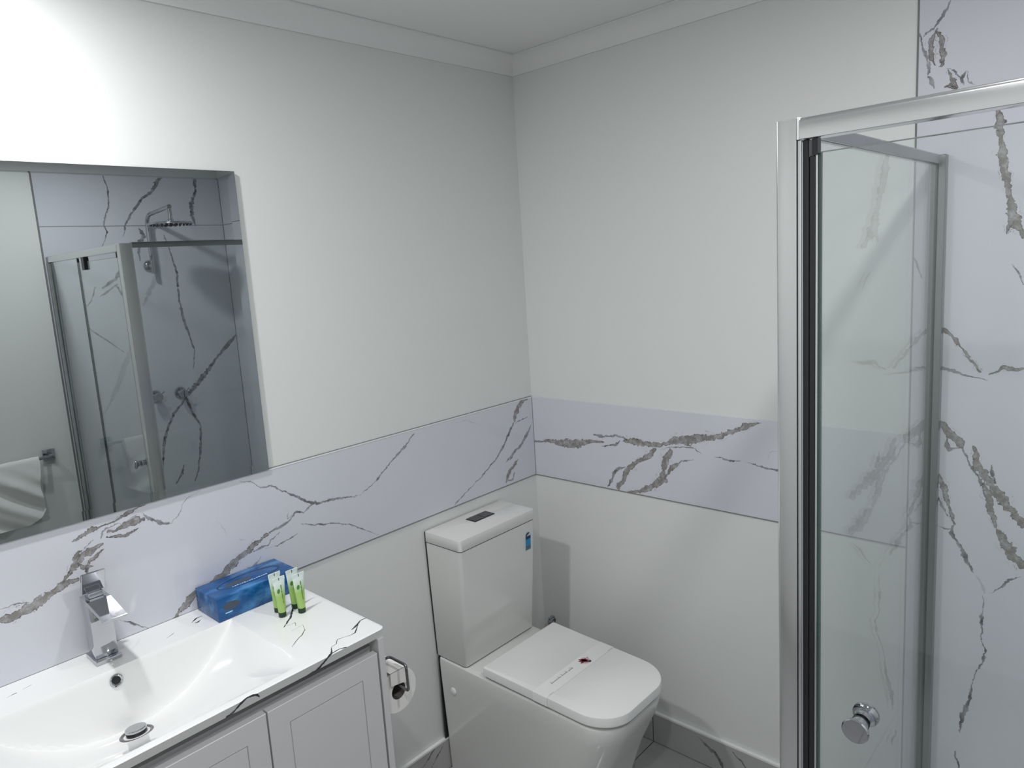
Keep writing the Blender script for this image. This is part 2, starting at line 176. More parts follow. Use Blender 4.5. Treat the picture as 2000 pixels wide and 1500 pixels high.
def vein_material(name, plane, veins, base, fill, dark, rough, soft=0.0012, amp=1.0, cloud=True):
    """stone print: every vein is a wandering line along its own axis, its offset and its width given by curves"""
    m = bpy.data.materials.new(name); m.use_nodes = True; t = NT(m.node_tree); b = t.n['Principled BSDF']
    geo = t.n.new('ShaderNodeNewGeometry'); pos = geo.outputs['Position']
    sep = t.n.new('ShaderNodeSeparateXYZ'); t.l.new(pos, sep.inputs[0])
    X, Y, Z = sep.outputs
    if plane == 'XZ': P, Q = X, Z
    elif plane == 'YZ': P, Q = Y, Z
    else: P, Q = X, t.math('ADD', Y, t.math('SUBTRACT', Z, 0.9024))
    n1 = t.n.new('ShaderNodeSeparateXYZ'); t.l.new(t.noise(pos, 34, 3, 0.6, True), n1.inputs[0])
    n2 = t.n.new('ShaderNodeSeparateXYZ'); t.l.new(t.noise(pos, 85, 3, 0.65, True), n2.inputs[0])
    def warp(p, k): return t.math('ADD', p, t.math('ADD', t.math('MULTIPLY_ADD', n1.outputs[k], 0.013*amp, -0.0065*amp),
                                                   t.math('MULTIPLY_ADD', n2.outputs[k], 0.010*amp, -0.005*amp)))
    p, q = warp(P, 0), warp(Q, 1)
    wn = t.math('MULTIPLY_ADD', t.noise(pos, 48, 3, 0.7), 2.6*amp, 1.0-1.3*amp)
    Mall = Eall = Fall = None
    rim = t.math('MULTIPLY_ADD', t.noise(pos, 38, 2), 3.5, -0.9, clamp=True)
    comp = t.math('MULTIPLY_ADD', t.noise(pos, 26, 2), 5.0, -2.5, clamp=True)
    side = t.math('MULTIPLY_ADD', t.noise(pos, 17, 2), 1.4, 0.9)
    for pts, kind in veins:
        a = Vector(pts[0][:2]); e = Vector(pts[-1][:2])-a; L = e.length; e /= L; nn = Vector((-e.y, e.x))
        U = [(Vector(k[:2])-a).dot(e)/L for k in pts]; V = [(Vector(k[:2])-a).dot(nn) for k in pts]; Wd = [k[2] for k in pts]
        keep = [0]
        for i in range(1, len(pts)):
            if U[i] > U[keep[-1]]+0.012: keep.append(i)
        u = t.math('MULTIPLY_ADD', q, e.y/L, t.math('MULTIPLY_ADD', p, e.x/L, -a.dot(e)/L))
        v = t.math('MULTIPLY_ADD', q, nn.y, t.math('MULTIPLY_ADD', p, nn.x, -a.dot(nn)))
        R = max(0.01, 2.05*max(abs(V[i]) for i in keep))
        w0 = max(Wd)*1.02
        off = t.curve(u, [(max(0, min(1, U[i])), 0.5+V[i]/R) for i in keep])
        wp = [(0.0, 0.0), (0.012, 0.55*Wd[0]/w0)]+[(max(0.03, min(0.97, U[i])), Wd[i]/w0) for i in keep[1:-1]]+[(0.985, 0.55*Wd[-1]/w0), (1.0, 0.0)]
        wd = t.curve(u, wp)
        d = t.math('ABSOLUTE', t.math('SUBTRACT', v, t.math('MULTIPLY_ADD', off, R, -R/2)))
        hw = t.math('MULTIPLY', t.math('MULTIPLY', wd, w0*0.5), wn)
        s = t.math('SUBTRACT', hw, d)
        mk = t.math('MULTIPLY', s, 1/soft, clamp=True)
        if kind == 2: mk = t.math('MULTIPLY', mk, 0.35)
        if kind == 1: Fall = mk if Fall is None else t.math('MAXIMUM', Fall, mk)
        if kind == 1:
            # a fine dark line along the rim, broken up, and a thin companion line beside the vein
            ed = t.math('MULTIPLY', t.math('MULTIPLY', mk, rim), t.math('SUBTRACT', 1, t.math('MULTIPLY', t.math('SUBTRACT', s, 0.0012), 1/0.0016, clamp=True)))
            cp = t.math('SUBTRACT', 0.0009, t.math('ABSOLUTE', t.math('SUBTRACT', d, t.math('MULTIPLY', hw, side))))
            cp = t.math('MULTIPLY', t.math('MULTIPLY', t.math('MULTIPLY', cp, 1/0.0008, clamp=True), comp), t.math('GREATER_THAN', hw, 0.0022))
            ed = t.math('MAXIMUM', ed, cp)
        else: ed = t.math('MULTIPLY', mk, 0.9)
        Eall = ed if Eall is None else t.math('MAXIMUM', Eall, ed)
    grain = t.noise(pos, 160, 3, 0.7)
    Fm = 0.0 if Fall is None else t.math('MULTIPLY', Fall, t.math('MULTIPLY_ADD', t.noise(pos, 60, 4, 0.75), 2.0, -0.15), clamp=True)
    Em = t.math('MULTIPLY', Eall, t.math('MULTIPLY_ADD', t.noise(pos, 45, 2), 1.4, 0.5 if amp < 0.5 else 0.05), clamp=True)
    col = (*base, 1)
    if cloud:
        cl = t.math('MULTIPLY_ADD', t.noise(pos, 3.5, 4), 1.6, -0.55, clamp=True)
        col = t.mix(t.math('MULTIPLY', cl, 0.35), (*base, 1), (base[0]*0.93, base[1]*0.94, base[2]*0.95, 1))
    col = t.mix(Fm, col, (*fill, 1)); col = t.mix(Em, col, (*dark, 1))
    t.l.new(col, b.inputs['Base Color']); b.inputs['Roughness'].default_value = rough
    return m
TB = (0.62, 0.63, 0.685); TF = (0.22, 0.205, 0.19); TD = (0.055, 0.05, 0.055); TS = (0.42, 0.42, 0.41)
M = {}
def marble(wall, name, a0, a1, b0, b1, base=None):
    """only the veins that cross this tile"""
    vs = [v for v in VEINS[wall] if max(p[0] for p in v[0]) > a0-0.02 and min(p[0] for p in v[0]) < a1+0.02 and max(p[1] for p in v[0]) > b0-0.02 and min(p[1] for p in v[0]) < b1+0.02]
    return vein_material(name, 'YZ' if wall == 'B' else 'XZ', vs or VEINS['A'][1:2], base or TB, TF, TD, 0.10)
M['top'] = vein_material('veined_benchtop', 'XY', VEINS['T'], (0.79, 0.80, 0.79), (0.2, 0.2, 0.2), (0.03, 0.03, 0.035), 0.07, soft=0.0005, amp=0.35, cloud=False)
def plaster(name, col, rough):
    m = mat(name, col, rough); t = NT(m.node_tree); b = t.n['Principled BSDF']
    g = t.n.new('ShaderNodeNewGeometry'); t.bump(t.noise(g.outputs['Position'], 160, 3), 0.06, 0.002, b)
    return m
M['paint'] = plaster('wall_paint', (0.70, 0.715, 0.70), 0.45)
M['ceil'] = plaster('ceiling_paint', (0.80, 0.81, 0.80), 0.7)
M['cornice'] = plaster('cornice_paint', (0.78, 0.79, 0.78), 0.6)
def floor_mat():
    m = mat('floor_tile', (0.30, 0.30, 0.30), 0.15); t = NT(m.node_tree); b = t.n['Principled BSDF']
    g = t.n.new('ShaderNodeNewGeometry'); P = g.outputs['Position']
    w = t.noise(P, 1.3, 5, 0.6); v = t.math('ABSOLUTE', t.math('SUBTRACT', w, 0.5))
    k = t.math('SUBTRACT', 1, t.math('MULTIPLY', v, 90), clamp=True)
    t.l.new(t.mix(t.math('MULTIPLY', k, 0.12), (0.33, 0.33, 0.33, 1), (0.18, 0.175, 0.17, 1)), b.inputs['Base Color'])
    return m
M['floor'] = floor_mat()
M['grout'] = mat('grout_grey', (0.20, 0.20, 0.205), 0.9)
M['grout_black'] = mat('grout_black', (0.012, 0.012, 0.012), 0.9)
M['caulk'] = mat('caulk_white', (0.8, 0.81, 0.8), 0.35)
M['cer'] = mat('white_ceramic', (0.67, 0.675, 0.655), 0.08, coat=0.3)
M['lid'] = mat('white_seat_plastic', (0.80, 0.80, 0.785), 0.22)
M['cab'] = mat('cabinet_lacquer', (0.60, 0.60, 0.605), 0.35)
M['chrome'] = mat('chrome', (0.52, 0.53, 0.56), 0.05, 1.0)
M['alu'] = mat('polished_aluminium', (0.74, 0.745, 0.75), 0.17, 1.0)
M['alud'] = mat('aluminium_rail_dull', (0.33, 0.34, 0.35), 0.25, 1.0)
M['waste'] = mat('dark_chrome', (0.22, 0.22, 0.23), 0.08, 1.0)
M['black'] = mat('black_plastic', (0.012, 0.012, 0.015), 0.3)
M['seal'] = mat('dark_seal', (0.016, 0.016, 0.020), 0.22)
M['hole'] = mat('dark_hole', (0.004, 0.004, 0.004), 0.6)
M['mirror'] = mat('mirror_silver', (0.47, 0.505, 0.505), 0.005, 1.0)
M['medge'] = mat('mirror_edge', (0.10, 0.13, 0.12), 0.2)
M['gedge'] = mat('glass_edge_green', (0.05, 0.09, 0.075), 0.1)
M['paper'] = mat('tissue_paper', (0.80, 0.79, 0.76), 0.9)
M['core'] = mat('cardboard_core', (0.12, 0.11, 0.10), 0.9)
M['band'] = mat('paper_band', (0.83, 0.83, 0.815), 0.5)
def glass():
    m = bpy.data.materials.new('clear_shower_glass'); m.use_nodes = True; t = NT(m.node_tree); t.n.remove(t.n['Principled BSDF'])
    tr = t.n.new('ShaderNodeBsdfTransparent'); tr.inputs[0].default_value = (0.955, 0.972, 0.965, 1)
    gl = t.n.new('ShaderNodeBsdfGlossy'); gl.inputs['Roughness'].default_value = 0.0; gl.inputs[0].default_value = (1, 1, 1, 1)
    g = t.n.new('ShaderNodeNewGeometry'); dp = t.n.new('ShaderNodeVectorMath'); dp.operation = 'DOT_PRODUCT'
    t.l.new(g.outputs['Incoming'], dp.inputs[0]); t.l.new(g.outputs['Normal'], dp.inputs[1])
    c = t.math('ABSOLUTE', dp.outputs['Value'])
    fr = t.math('MULTIPLY_ADD', t.math('POWER', t.math('SUBTRACT', 1, c, clamp=True), 5), 0.9, 0.045)
    mx = t.n.new('ShaderNodeMixShader'); t.l.new(fr, mx.inputs[0]); t.l.new(tr.outputs[0], mx.inputs[1]); t.l.new(gl.outputs[0], mx.inputs[2])
    t.l.new(mx.outputs[0], t.n['Material Output'].inputs[0]); return m
M['glass'] = glass()

# ------------------------------------------------ the room
def wall_plane(x0, x1, y0, y1, z0, z1): return box(x0, x1, y0, y1, z0, z1)
wall_back = struct('wall_back', wall_plane(XL-0.1, 0.1, 0, 0.1, 0, RZ), M['paint'])
wall_right = struct('wall_right', wall_plane(0, 0.1, -D, 0, 0, RZ), M['paint'])
wall_front = struct('wall_front', wall_plane(XL-0.1, 0.1, -D-0.1, -D, 0, RZ), M['paint'])
wall_left = struct('wall_left', wall_plane(XL-0.1, XL, -D, 0, 0, RZ), M['paint'])
ceiling = struct('ceiling', box(XL-0.1, 0.1, -D-0.1, 0.1, RZ, RZ+0.08), M['ceil'])
floor = struct('floor', box(XL-0.1, 0.1, -D-0.1, 0.1, -0.1, -0.004), M['grout_black'])
T = 0.004                                                            # tiles stand this proud of the plaster
def tile(parent, m, x0, x1, y0, y1, z0, z1, bev=0.0008):
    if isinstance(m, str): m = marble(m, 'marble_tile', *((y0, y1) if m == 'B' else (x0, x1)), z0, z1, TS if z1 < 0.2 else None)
    return obj('tile', box(x0, x1, y0, y1, z0, z1, bev, 1), m, parent)
def line(parent, m, x0, x1, y0, y1, z0, z1, name='grout_line'):
    return obj(name, box(x0, x1, y0, y1, z0, z1), m, parent)
# floor tiles: joints at y=-0.482 and every 0.6 m
xs = [0.0, -0.6, -1.2, -1.8, -2.4, XL]; ys = [0.0, -0.482, -1.082, -1.682, -D]
for a, b in zip(xs, xs[1:]):
    for c, d in zip(ys, ys[1:]):
        tile(floor, M['floor'], b+0.0015, a-0.0015, d+0.0015, c-0.0015, -0.004, 0)
# the marble band round the wall, 300 mm tall
tile(wall_back, 'A', -2.05, -T, -T, 0, Z2, Z1)
tile(wall_back, 'A', XL, -2.053, -T, 0, Z2, Z1)
tile(wall_right, 'B', -T, 0, YT+0.002, -T-0.001, Z2, Z1)
line(wall_back, M['grout'], -2.05, -T, -0.003, 0, Z1, Z1+0.0022)  # thin dark strip over the band paints in its gap shadow
line(wall_back, M['caulk'], -1.0955, -T, -0.0048, -T+0.001, Z1-0.0030, Z1+0.0001, 'caulk_line')
line(wall_back, M['grout'], -2.05, -T, -0.0035, 0, Z2-0.0026, Z2)
line(wall_right, M['grout'], -0.0035, 0, YT, -T, Z2-0.0026, Z2)
# the corner joint of the shower tiling
line(wall_right, M['grout'], -0.0042, 0, YT-0.0005, YT+0.003, 0, RZ-0.05)
tile(wall_right, 'B', -T, 0, -D+T+0.001, YT-0.0005, 0, ZS-0.0015)
tile(wall_right, 'B', -T, 0, -D+T+0.001, YT-0.0005, ZS+0.0015, RZ-0.05)
line(wall_right, M['grout'], -0.003, 0, -D+T, YT, ZS-0.0016, ZS+0.0016)
tile(wall_front, 'F', XT+0.0005, -T-0.001, -D, -D+T, 0, ZS-0.0015)
tile(wall_front, 'F', XT+0.0005, -T-0.001, -D, -D+T, ZS+0.0015, RZ-0.05)
line(wall_front, M['grout'], XT, -T, -D, -D+0.003, ZS-0.0016, ZS+0.0016)
line(wall_front, M['grout'], XT-0.007, XT+0.0005, -D, -D+0.0042, 0, RZ-0.05)
line(wall_front, M['grout'], -T-0.0025, -T, -D, -D+0.0045, 0, RZ-0.05)
# skirting tiles with a bead of caulk on top
def skirting(name):
    o = bpy.data.objects.new(name, None); C.objects.link(o); o['kind'] = 'structure'; return o
bb = struct('baseboard_back', box(-1.10, -0.002, -0.004, -0.0005, 0.0005, Z3-0.004), M['grout_black'])
tile(bb, 'A', -1.10, -0.483, -0.012, -0.003, 0.002, Z3-0.004); tile(bb, 'A', -0.481, -0.013, -0.012, -0.003, 0.002, Z3-0.004)
line(bb, M['caulk'], -1.10, -0.012, -0.013, -0.0005, Z3-0.0045, Z3+0.002, 'caulk_bead')
br = struct('baseboard_right', box(-0.004, -0.0005, YT+0.004, -0.002, 0.0005, Z3-0.004), M['grout_black'])
tile(br, 'B', -0.012, -0.003, -0.4800, -0.013, 0.002, Z3-0.004); tile(br, 'B', -0.012, -0.003, YT+0.006, -0.4842, 0.002, Z3-0.004)
line(br, M['caulk'], -0.013, -0.0005, YT+0.004, -0.002, Z3-0.0045, Z3+0.002, 'caulk_bead')
bf = struct('baseboard_front', box(XL+0.002, XT-0.008, -D+0.0005, -D+0.004, 0.0005, Z3-0.004), M['grout_black'])
for k in range(3):
    x1 = XT-0.01-k*0.6; tile(bf, 'F', x1-0.597, x1, -D+0.003, -D+0.012, 0.002, Z3-0.004)
bl = struct('baseboard_left', box(XL+0.0005, XL+0.004, -D+0.012, -0.002, 0.0005, Z3-0.004), M['grout_black'])
for k in range(4):
    y1 = -0.004-k*0.56; tile(bl, 'B', XL+0.003, XL+0.012, y1-0.557, y1, 0.002, Z3-0.004)
# cove cornice, 55 mm
def cornice(name, pts_fn, a0, a1):
    c = 0.055; prof = [(0, 0), (0.0, -c), (0.004, -c)]
    for k in range(7):
        t = k/6; prof.append((0.004+0.047*(1-math.cos(t*PI/2)), -c+0.004+0.047*math.sin(t*PI/2)))
    prof += [(c, -0.004), (c, 0)]
    bm = new_bm(); A = [bm.verts.new(pts_fn(a0, o, h, 0)) for o, h in prof]; B = [bm.verts.new(pts_fn(a1, o, h, 1)) for o, h in prof]
    n = len(A)
    for k in range(n): bm.faces.new((A[k], A[(k+1)%n], B[(k+1)%n], B[k]))
    bm.faces.new(A); bm.faces.new(B[::-1])
    return struct(name, bm, M['cornice'], 30)
e = 0.0006
cornice('trim_1', lambda a, o, h, s: ((-o if s else XL+o)+0, -o-e, RZ-e+h), 0, 1)
cornice('trim_2', lambda a, o, h, s: (-o-e, (-D+o if s else -o), RZ-e+h), 0, 1)
cornice('trim_3', lambda a, o, h, s: ((-o if s else XL+o), -D+o+e, RZ-e+h), 0, 1)
cornice('trim_4', lambda a, o, h, s: (XL+o+e, (-D+o if s else -o), RZ-e+h), 0, 1)

# ------------------------------------------------ downlights, the third an added fill
lensm = mat('lamp_diffuser', (0.9, 0.9, 0.9), 0.4, emit=(0.97, 0.985, 1.0), strength=8)
for i, ((x, y), w) in enumerate(DOWNLIGHTS):
    t = thing('ceiling_light', ['round white recessed downlight in the ceiling above the vanity', 'round white recessed downlight in the ceiling above the shower door', 'round white recessed downlight in the ceiling above the open floor'][i],
              'light', (x, y, RZ-0.012), 'recessed downlights in the ceiling')
    obj('trim_ring', lathe([(0.036, 0.0115), (0.036, 0.004), (0.040, 0.0), (0.050, 0.002), (0.052, 0.0115)], (x, y, RZ-0.012)), M['caulk'], t, 40)
    obj('diffuser', lathe([(0, 0.006), (0.036, 0.006), (0.036, 0.0105), (0, 0.0105)], (x, y, RZ-0.012)), lensm, t, 40)
    l = lamp(x, y, w, RZ-0.014)

# ------------------------------------------------ mirror with a bevelled edge
def mirror():
    x0, x1, z0, z1 = -2.0, -1.096, Z1+0.0005, 1.9751
    t = thing('wall_mirror', 'large frameless mirror on the wall above the basin', 'mirror', ((x0+x1)/2, 0, z0))
    b = 0.022; yf = -0.0095; ye = -0.0092
    bm = new_bm()
    O = [bm.verts.new(p) for p in ((x0, ye, z0), (x1, ye, z0), (x1, ye, z1), (x0, ye, z1))]
    I = [bm.verts.new(p) for p in ((x0+b, yf, z0+b), (x1-b, yf, z0+b), (x1-b, yf, z1-b), (x0+b, yf, z1-b))]
    K = [bm.verts.new(p) for p in ((x0, -0.0045, z0), (x1, -0.0045, z0), (x1, -0.0045, z1), (x0, -0.0045, z1))]
    bm.faces.new(I); bm.faces.new(K)
    for k in range(4):
        j = (k+1) % 4; bm.faces.new((O[k], O[j], I[j], I[k])); f = bm.faces.new((K[k], K[j], O[j], O[k])); f.material_index = 1
    o = obj('mirror_glass', bm, [M['mirror'], M['medge']], t)
    obj('backing', box(x0+0.01, x1-0.01, -0.0044, -0.0003, z0+0.01, z1-0.01), M['black'], t)
mirror()

# ------------------------------------------------ vanity cabinet
def vanity():
    X0, X1, YF = -2.035, -1.104, -0.46; zt = Z2-0.0245
    t = thing('vanity_cabinet', 'white lacquered vanity cabinet with panelled doors under the basin', 'cabinet', ((X0+X1)/2, -0.23, 0))
    obj('carcass', box(X0+0.016, X1-0.0165, -0.425, -0.002, 0.12, 0.70), M['cab'], t)
    obj('side_panel', box(X1-0.016, X1, YF, -0.002, 0.0, zt, 0.0008, 1), M['cab'], t)
    obj('side_panel', box(X0, X0+0.016, YF, -0.002, 0.0, zt, 0.0008, 1), M['cab'], t)
    obj('top_rail', box(X0+0.0165, X1-0.0165, -0.428, -0.412, 0.76, 0.853), M['cab'], t)
    obj('kickboard', box(X0+0.0165, X1-0.0165, -0.40, -0.384, 0.0, 0.119), M['cab'], t)
    xs = [-1.1235, -1.4035, -1.7135, -2.016]
    for a, b in zip(xs, xs[1:]):
        x1, x0 = a-0.0018, b+0.0018; z0, z1 = 0.125, 0.8475; r = 0.045
        bm = new_bm()
        yb, yf = -0.443, YF
        # shaker door: frame, a fine routed groove and a flat centre
        def ring(d, y): return [(x0+d, y, z0+d), (x1-d, y, z0+d), (x1-d, y, z1-d), (x0+d, y, z1-d)]
        add_loft(bm, [ring(0, yb), ring(0, yf+0.001), ring(0.001, yf), ring(r, yf), ring(r+0.0006, yf+0.0028), ring(r+0.0018, yf+0.0028), ring(r+0.0024, yf+0.0006)])
        obj('door', bm, M['cab'], t)
vanity()

# ------------------------------------------------ basin top
CX = -1.57
def basin_depth(x, y):
    X = abs(x-CX)/0.268
    if X >= 1 or y > -0.128 or y < -0.449: return 0.0
    Bk = (-0.128-y)*4.4
    fy = max(0.0, (-y-0.155)/0.292)
    F = 0.128*(1-X**2.4)*max(0.0, 1-fy**1.75)
    k = 0.012
    h = max(0.0, min(1.0, 0.5+0.5*(Bk-F)/k)); s = Bk*(1-h)+F*h-k*h*(1-h)
    return max(0.0, s)
def basin():
    x0, x1, y0, y1 = -2.04, -1.0995, -0.4648, -0.0046; zt = Z2; zb = Z2-0.024
    nx, ny = 200, 170
    bm = new_bm(); G = []
    R = 0.016
    for i in range(nx+1):
        row = []
        for j in range(ny+1):
            x = x0+(x1-x0)*i/nx; y = y0+(y1-y0)*j/ny
            d = basin_depth(x, y)
            z = zt-d
            # front right corner rounded in plan
            dx, dy = x-(x1-R), (y0+R)-y
            if dx > 0 and dy > 0:
                m_ = max(dx, dy); l_ = math.hypot(dx, dy)
                if l_ > 0: x = x1-R+dx*m_/l_; y = y0+R-dy*m_/l_
            ed = min(x1-x, y-y0, x-x0) if not (dx > 0 and dy > 0) else R-max(dx, dy)
            rr = 0.0016
            if ed < rr: z -= rr-math.sqrt(max(0, rr*rr-(rr-ed)**2))
            row.append(bm.verts.new((x, y, z)))
        G.append(row)
    for i in range(nx):
        for j in range(ny): bm.faces.new((G[i][j], G[i+1][j], G[i+1][j+1], G[i][j+1]))
    loop = [G[i][0] for i in range(nx+1)]+[G[nx][j] for j in range(1, ny+1)]+[G[i][ny] for i in range(nx-1, -1, -1)]+[G[0][j] for j in range(ny-1, 0, -1)]
    low = [bm.verts.new((min(v.co.x, x1-0.004), max(v.co.y, y0+0.010), zb)) for v in loop]; n = len(loop)
    for k in range(n): bm.faces.new((loop[k], low[k], low[(k+1)%n], loop[(k+1)%n]))
    t = thing('washbasin', 'glossy white washbasin top with fine black veins on the vanity cabinet', 'basin', (CX, -0.23, zb))
    o = obj('benchtop', bm, M['top'], t, 34)
    # underside bowl so that the basin has a body
    # waste
    cx, cy = -1.567, -0.200; cz = Z2-basin_depth(cx, cy)
    nrm = Vector((0, 0.16, 1)).normalized()
    w = obj('waste', lathe([(0, -0.01), (0.0335, -0.01), (0.0335, 0.0015), (0.031, 0.0028), (0.027, 0.0015), (0.024, -0.002), (0, -0.003)], (cx, cy, cz), nrm), M['waste'], t, 40)
    obj('plug', lathe([(0, 0.0), (0.019, 0.0), (0.019, 0.0085), (0.0215, 0.009), (0.0215, 0.0125), (0.020, 0.014), (0, 0.015)], (cx, cy, cz), nrm), M['chrome'], w, 40)
    obj('plug_seal', lathe([(0.012, -0.003), (0.0205, -0.002), (0.0205, 0.0089), (0.012, 0.0089)], (cx, cy, cz), nrm), M['black'], w, 40)
    # overflow in the back wall of the bowl
    oy = -0.1335; ox = -1.571; oz = Z2-basin_depth(ox, oy)
    n2 = Vector((0, -4.4, 1)).normalized()
    r = obj('overflow_ring', lathe([(0.0085, -0.004), (0.0135, -0.004), (0.0135, 0.0025), (0.0115, 0.004), (0.0085, 0.0015), (0.0085, -0.004)], (ox, oy, oz), n2), M['chrome'], t, 40)
    obj('overflow_hole', lathe([(0, 0.0008), (0.0088, 0.0008), (0.0088, -0.002)], (ox, oy, oz), n2), M['hole'], r, 40)
basin()

# ------------------------------------------------ basin mixer tap
def tap():
    z = Z2; t = thing('basin_mixer_tap', 'square chrome mixer tap standing behind the basin bowl', 'tap', (-1.565, -0.055, z+0.0002))
    obj('base_plate', box(-1.592, -1.539, -0.089, -0.022, z+0.0002, z+0.0095, 0.0012), M['chrome'], t, 30)
    obj('body', box(-1.588, -1.542, -0.078, -0.032, z+0.0097, 1.034, 0.0015), M['chrome'], t, 30)
    # spout: a plate reaching forward, with low side lips
    bm = new_bm()
    def q(x, y, zz): return (x, y, zz)
    xa, xb = -1.5885, -1.5415
    def prism(x0, x1, pr):
        add_loft(bm, [[(x0, y, zz) for y, zz in pr], [(x1, y, zz) for y, zz in pr]])
    prism(xa, xb, [(-0.030, 1.0345), (-0.080, 1.0345), (-0.172, 1.0255), (-0.174, 1.0325), (-0.080, 1.0460), (-0.030, 1.0460)])
    bmesh.ops.bevel(bm, geom=list(bm.edges), offset=0.0008, segments=1, affect='EDGES')
    obj('spout', bm, M['chrome'], t)
    bm = new_bm()
    add_box(bm, -1.580, -1.550, -0.066, -0.036, 1.0462, 1.058, 0.001)
    o = obj('cartridge_neck', bm, M['chrome'], t)
    bm = new_bm()
    p = [(-0.0520, 1.0560), (-0.0450, 1.0560), (-0.0620, 1.1040), (-0.0690, 1.1040)]
    add_loft(bm, [[(-1.589, y, zz) for y, zz in p], [(-1.541, y, zz) for y, zz in p]])
    bmesh.ops.bevel(bm, geom=list(bm.edges), offset=0.0008, segments=1, affect='EDGES')
    obj('lever', bm, M['chrome'], t)
tap()

# ------------------------------------------------ tissue box
def tissue_mat():
    m = mat('tissue_box_print', (0.02, 0.12, 0.4), 0.25); t = NT(m.node_tree); b = t.n['Principled BSDF']
    tc = t.n.new('ShaderNodeTexCoord'); P = tc.outputs['Object']
    mp = t.n.new('ShaderNodeMapping'); t.l.new(P, mp.inputs[0]); mp.inputs['Scale'].default_value = (6, 22, 16); mp.inputs['Rotation'].default_value = (0, 0, 0.25)
    a = t.noise(mp.outputs[0], 1.6, 5, 0.6)
    sx = t.n.new('ShaderNodeSeparateXYZ'); t.l.new(P, sx.inputs[0])
    # paler towards the right end and along the front top edge
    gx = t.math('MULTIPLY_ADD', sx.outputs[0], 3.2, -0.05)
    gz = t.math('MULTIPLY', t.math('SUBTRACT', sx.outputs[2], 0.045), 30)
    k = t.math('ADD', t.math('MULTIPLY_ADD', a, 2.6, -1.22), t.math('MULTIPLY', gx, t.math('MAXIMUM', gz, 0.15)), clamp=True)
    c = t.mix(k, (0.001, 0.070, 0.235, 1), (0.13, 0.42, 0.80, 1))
    t.l.new(c, b.inputs['Base Color']); return m
def flat_poly(bm, pts):
    return bm.faces.new([bm.verts.new(p) for p in pts])
def tissue_box():
    x0, x1, y0, y1, z0 = -1.331, -1.113, -0.124, -0.0095, Z2+0.0002; z1 = z0+0.058
    t = thing('tissue_box', 'blue cardboard tissue box on the benchtop against the wall', 'tissue box', ((x0+x1)/2, (y0+y1)/2, z0))
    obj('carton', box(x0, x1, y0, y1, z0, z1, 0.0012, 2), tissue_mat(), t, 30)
    dk = mat('tissue_box_dark_print', (0.005, 0.03, 0.10), 0.3); lt = mat('tissue_box_light_print', (0.45, 0.68, 0.92), 0.3); gy = mat('tissue_box_grey_print', (0.05, 0.07, 0.10), 0.3)
    cx, cy = (x0+x1)/2+0.005, (y0+y1)/2
    def oval(a, b, cx, cy, n=40): return [(cx+a*math.cos(2*PI*k/n)*1.0, cy+b*math.sin(2*PI*k/n)) for k in range(n)]
    bm = new_bm(); A = oval(0.085, 0.030, cx, cy); B = oval(0.081, 0.027, cx, cy)
    for k in range(40):
        j = (k+1) % 40; flat_poly(bm, [(*A[k], z1+0.0003), (*A[j], z1+0.0003), (*B[j], z1+0.0003), (*B[k], z1+0.0003)])
    bmesh.ops.remove_doubles(bm, verts=bm.verts, dist=1e-6); bmesh.ops.solidify(bm, geom=list(bm.faces), thickness=0.0002)
    obj('opening_outline', bm, dk, t)
    bm = new_bm(); add_loft(bm, [[(*p, z1+0.0001) for p in oval(0.036, 0.012, cx-0.030, cy-0.003)], [(*p, z1+0.0004) for p in oval(0.036, 0.012, cx-0.030, cy-0.003)]])
    obj('top_lettering', bm, gy, t)
    bm = new_bm()
    for k in range(15): xx = cx-0.055+k*0.0065; add_box(bm, xx, xx+0.0045, cy-0.021, cy-0.0185+0.001*(k % 3), z1+0.0001, z1+0.0004)
    obj('small_lettering', bm, lt, t)
    bm = new_bm(); add_loft(bm, [[(p[0], y0-0.0001, z0+p[1]-0) for p in oval(0.021, 0.010, x0+0.035, 0.032)], [(p[0], y0-0.0004, z0+p[1]) for p in oval(0.021, 0.010, x0+0.035, 0.032)]])
    obj('front_lettering', bm, gy, t)
    bm = new_bm(); add_box(bm, x0+0.018, x0+0.036, y0-0.0003, y0-0.00005, z0+0.016, z0+0.0185)
    obj('front_small_lettering', bm, lt, t)
tissue_box()

# ------------------------------------------------ four little tubes
def tube_mat():
    m = mat('tube_plastic', (0.5, 0.75, 0.3), 0.3); t = NT(m.node_tree); b = t.n['Principled BSDF']
    tc = t.n.new('ShaderNodeTexCoord'); s = t.n.new('ShaderNodeSeparateXYZ'); t.l.new(tc.outputs['Object'], s.inputs[0])
    k = t.math('MULTIPLY', t.math('SUBTRACT', s.outputs[2], 0.052), 32, clamp=True)
    inf = t.n.new('ShaderNodeObjectInfo')
    g = t.mix(t.math('GREATER_THAN', s.outputs[0], 99.0), (0.33, 0.52, 0.13, 1), (0.42, 0.52, 0.10, 1))
    t.l.new(t.mix(k, g, (0.74, 0.84, 0.80, 1)), b.inputs['Base Color'])
    b.inputs['Subsurface Weight'].default_value = 0.0; b.inputs['Coat Weight'].default_value = 0.4
    return m
tubem = tube_mat()
capm = mat('dark_green_cap', (0.004, 0.035, 0.008), 0.3); leafm = mat('green_leaf_print', (0.06, 0.22, 0.02), 0.4)
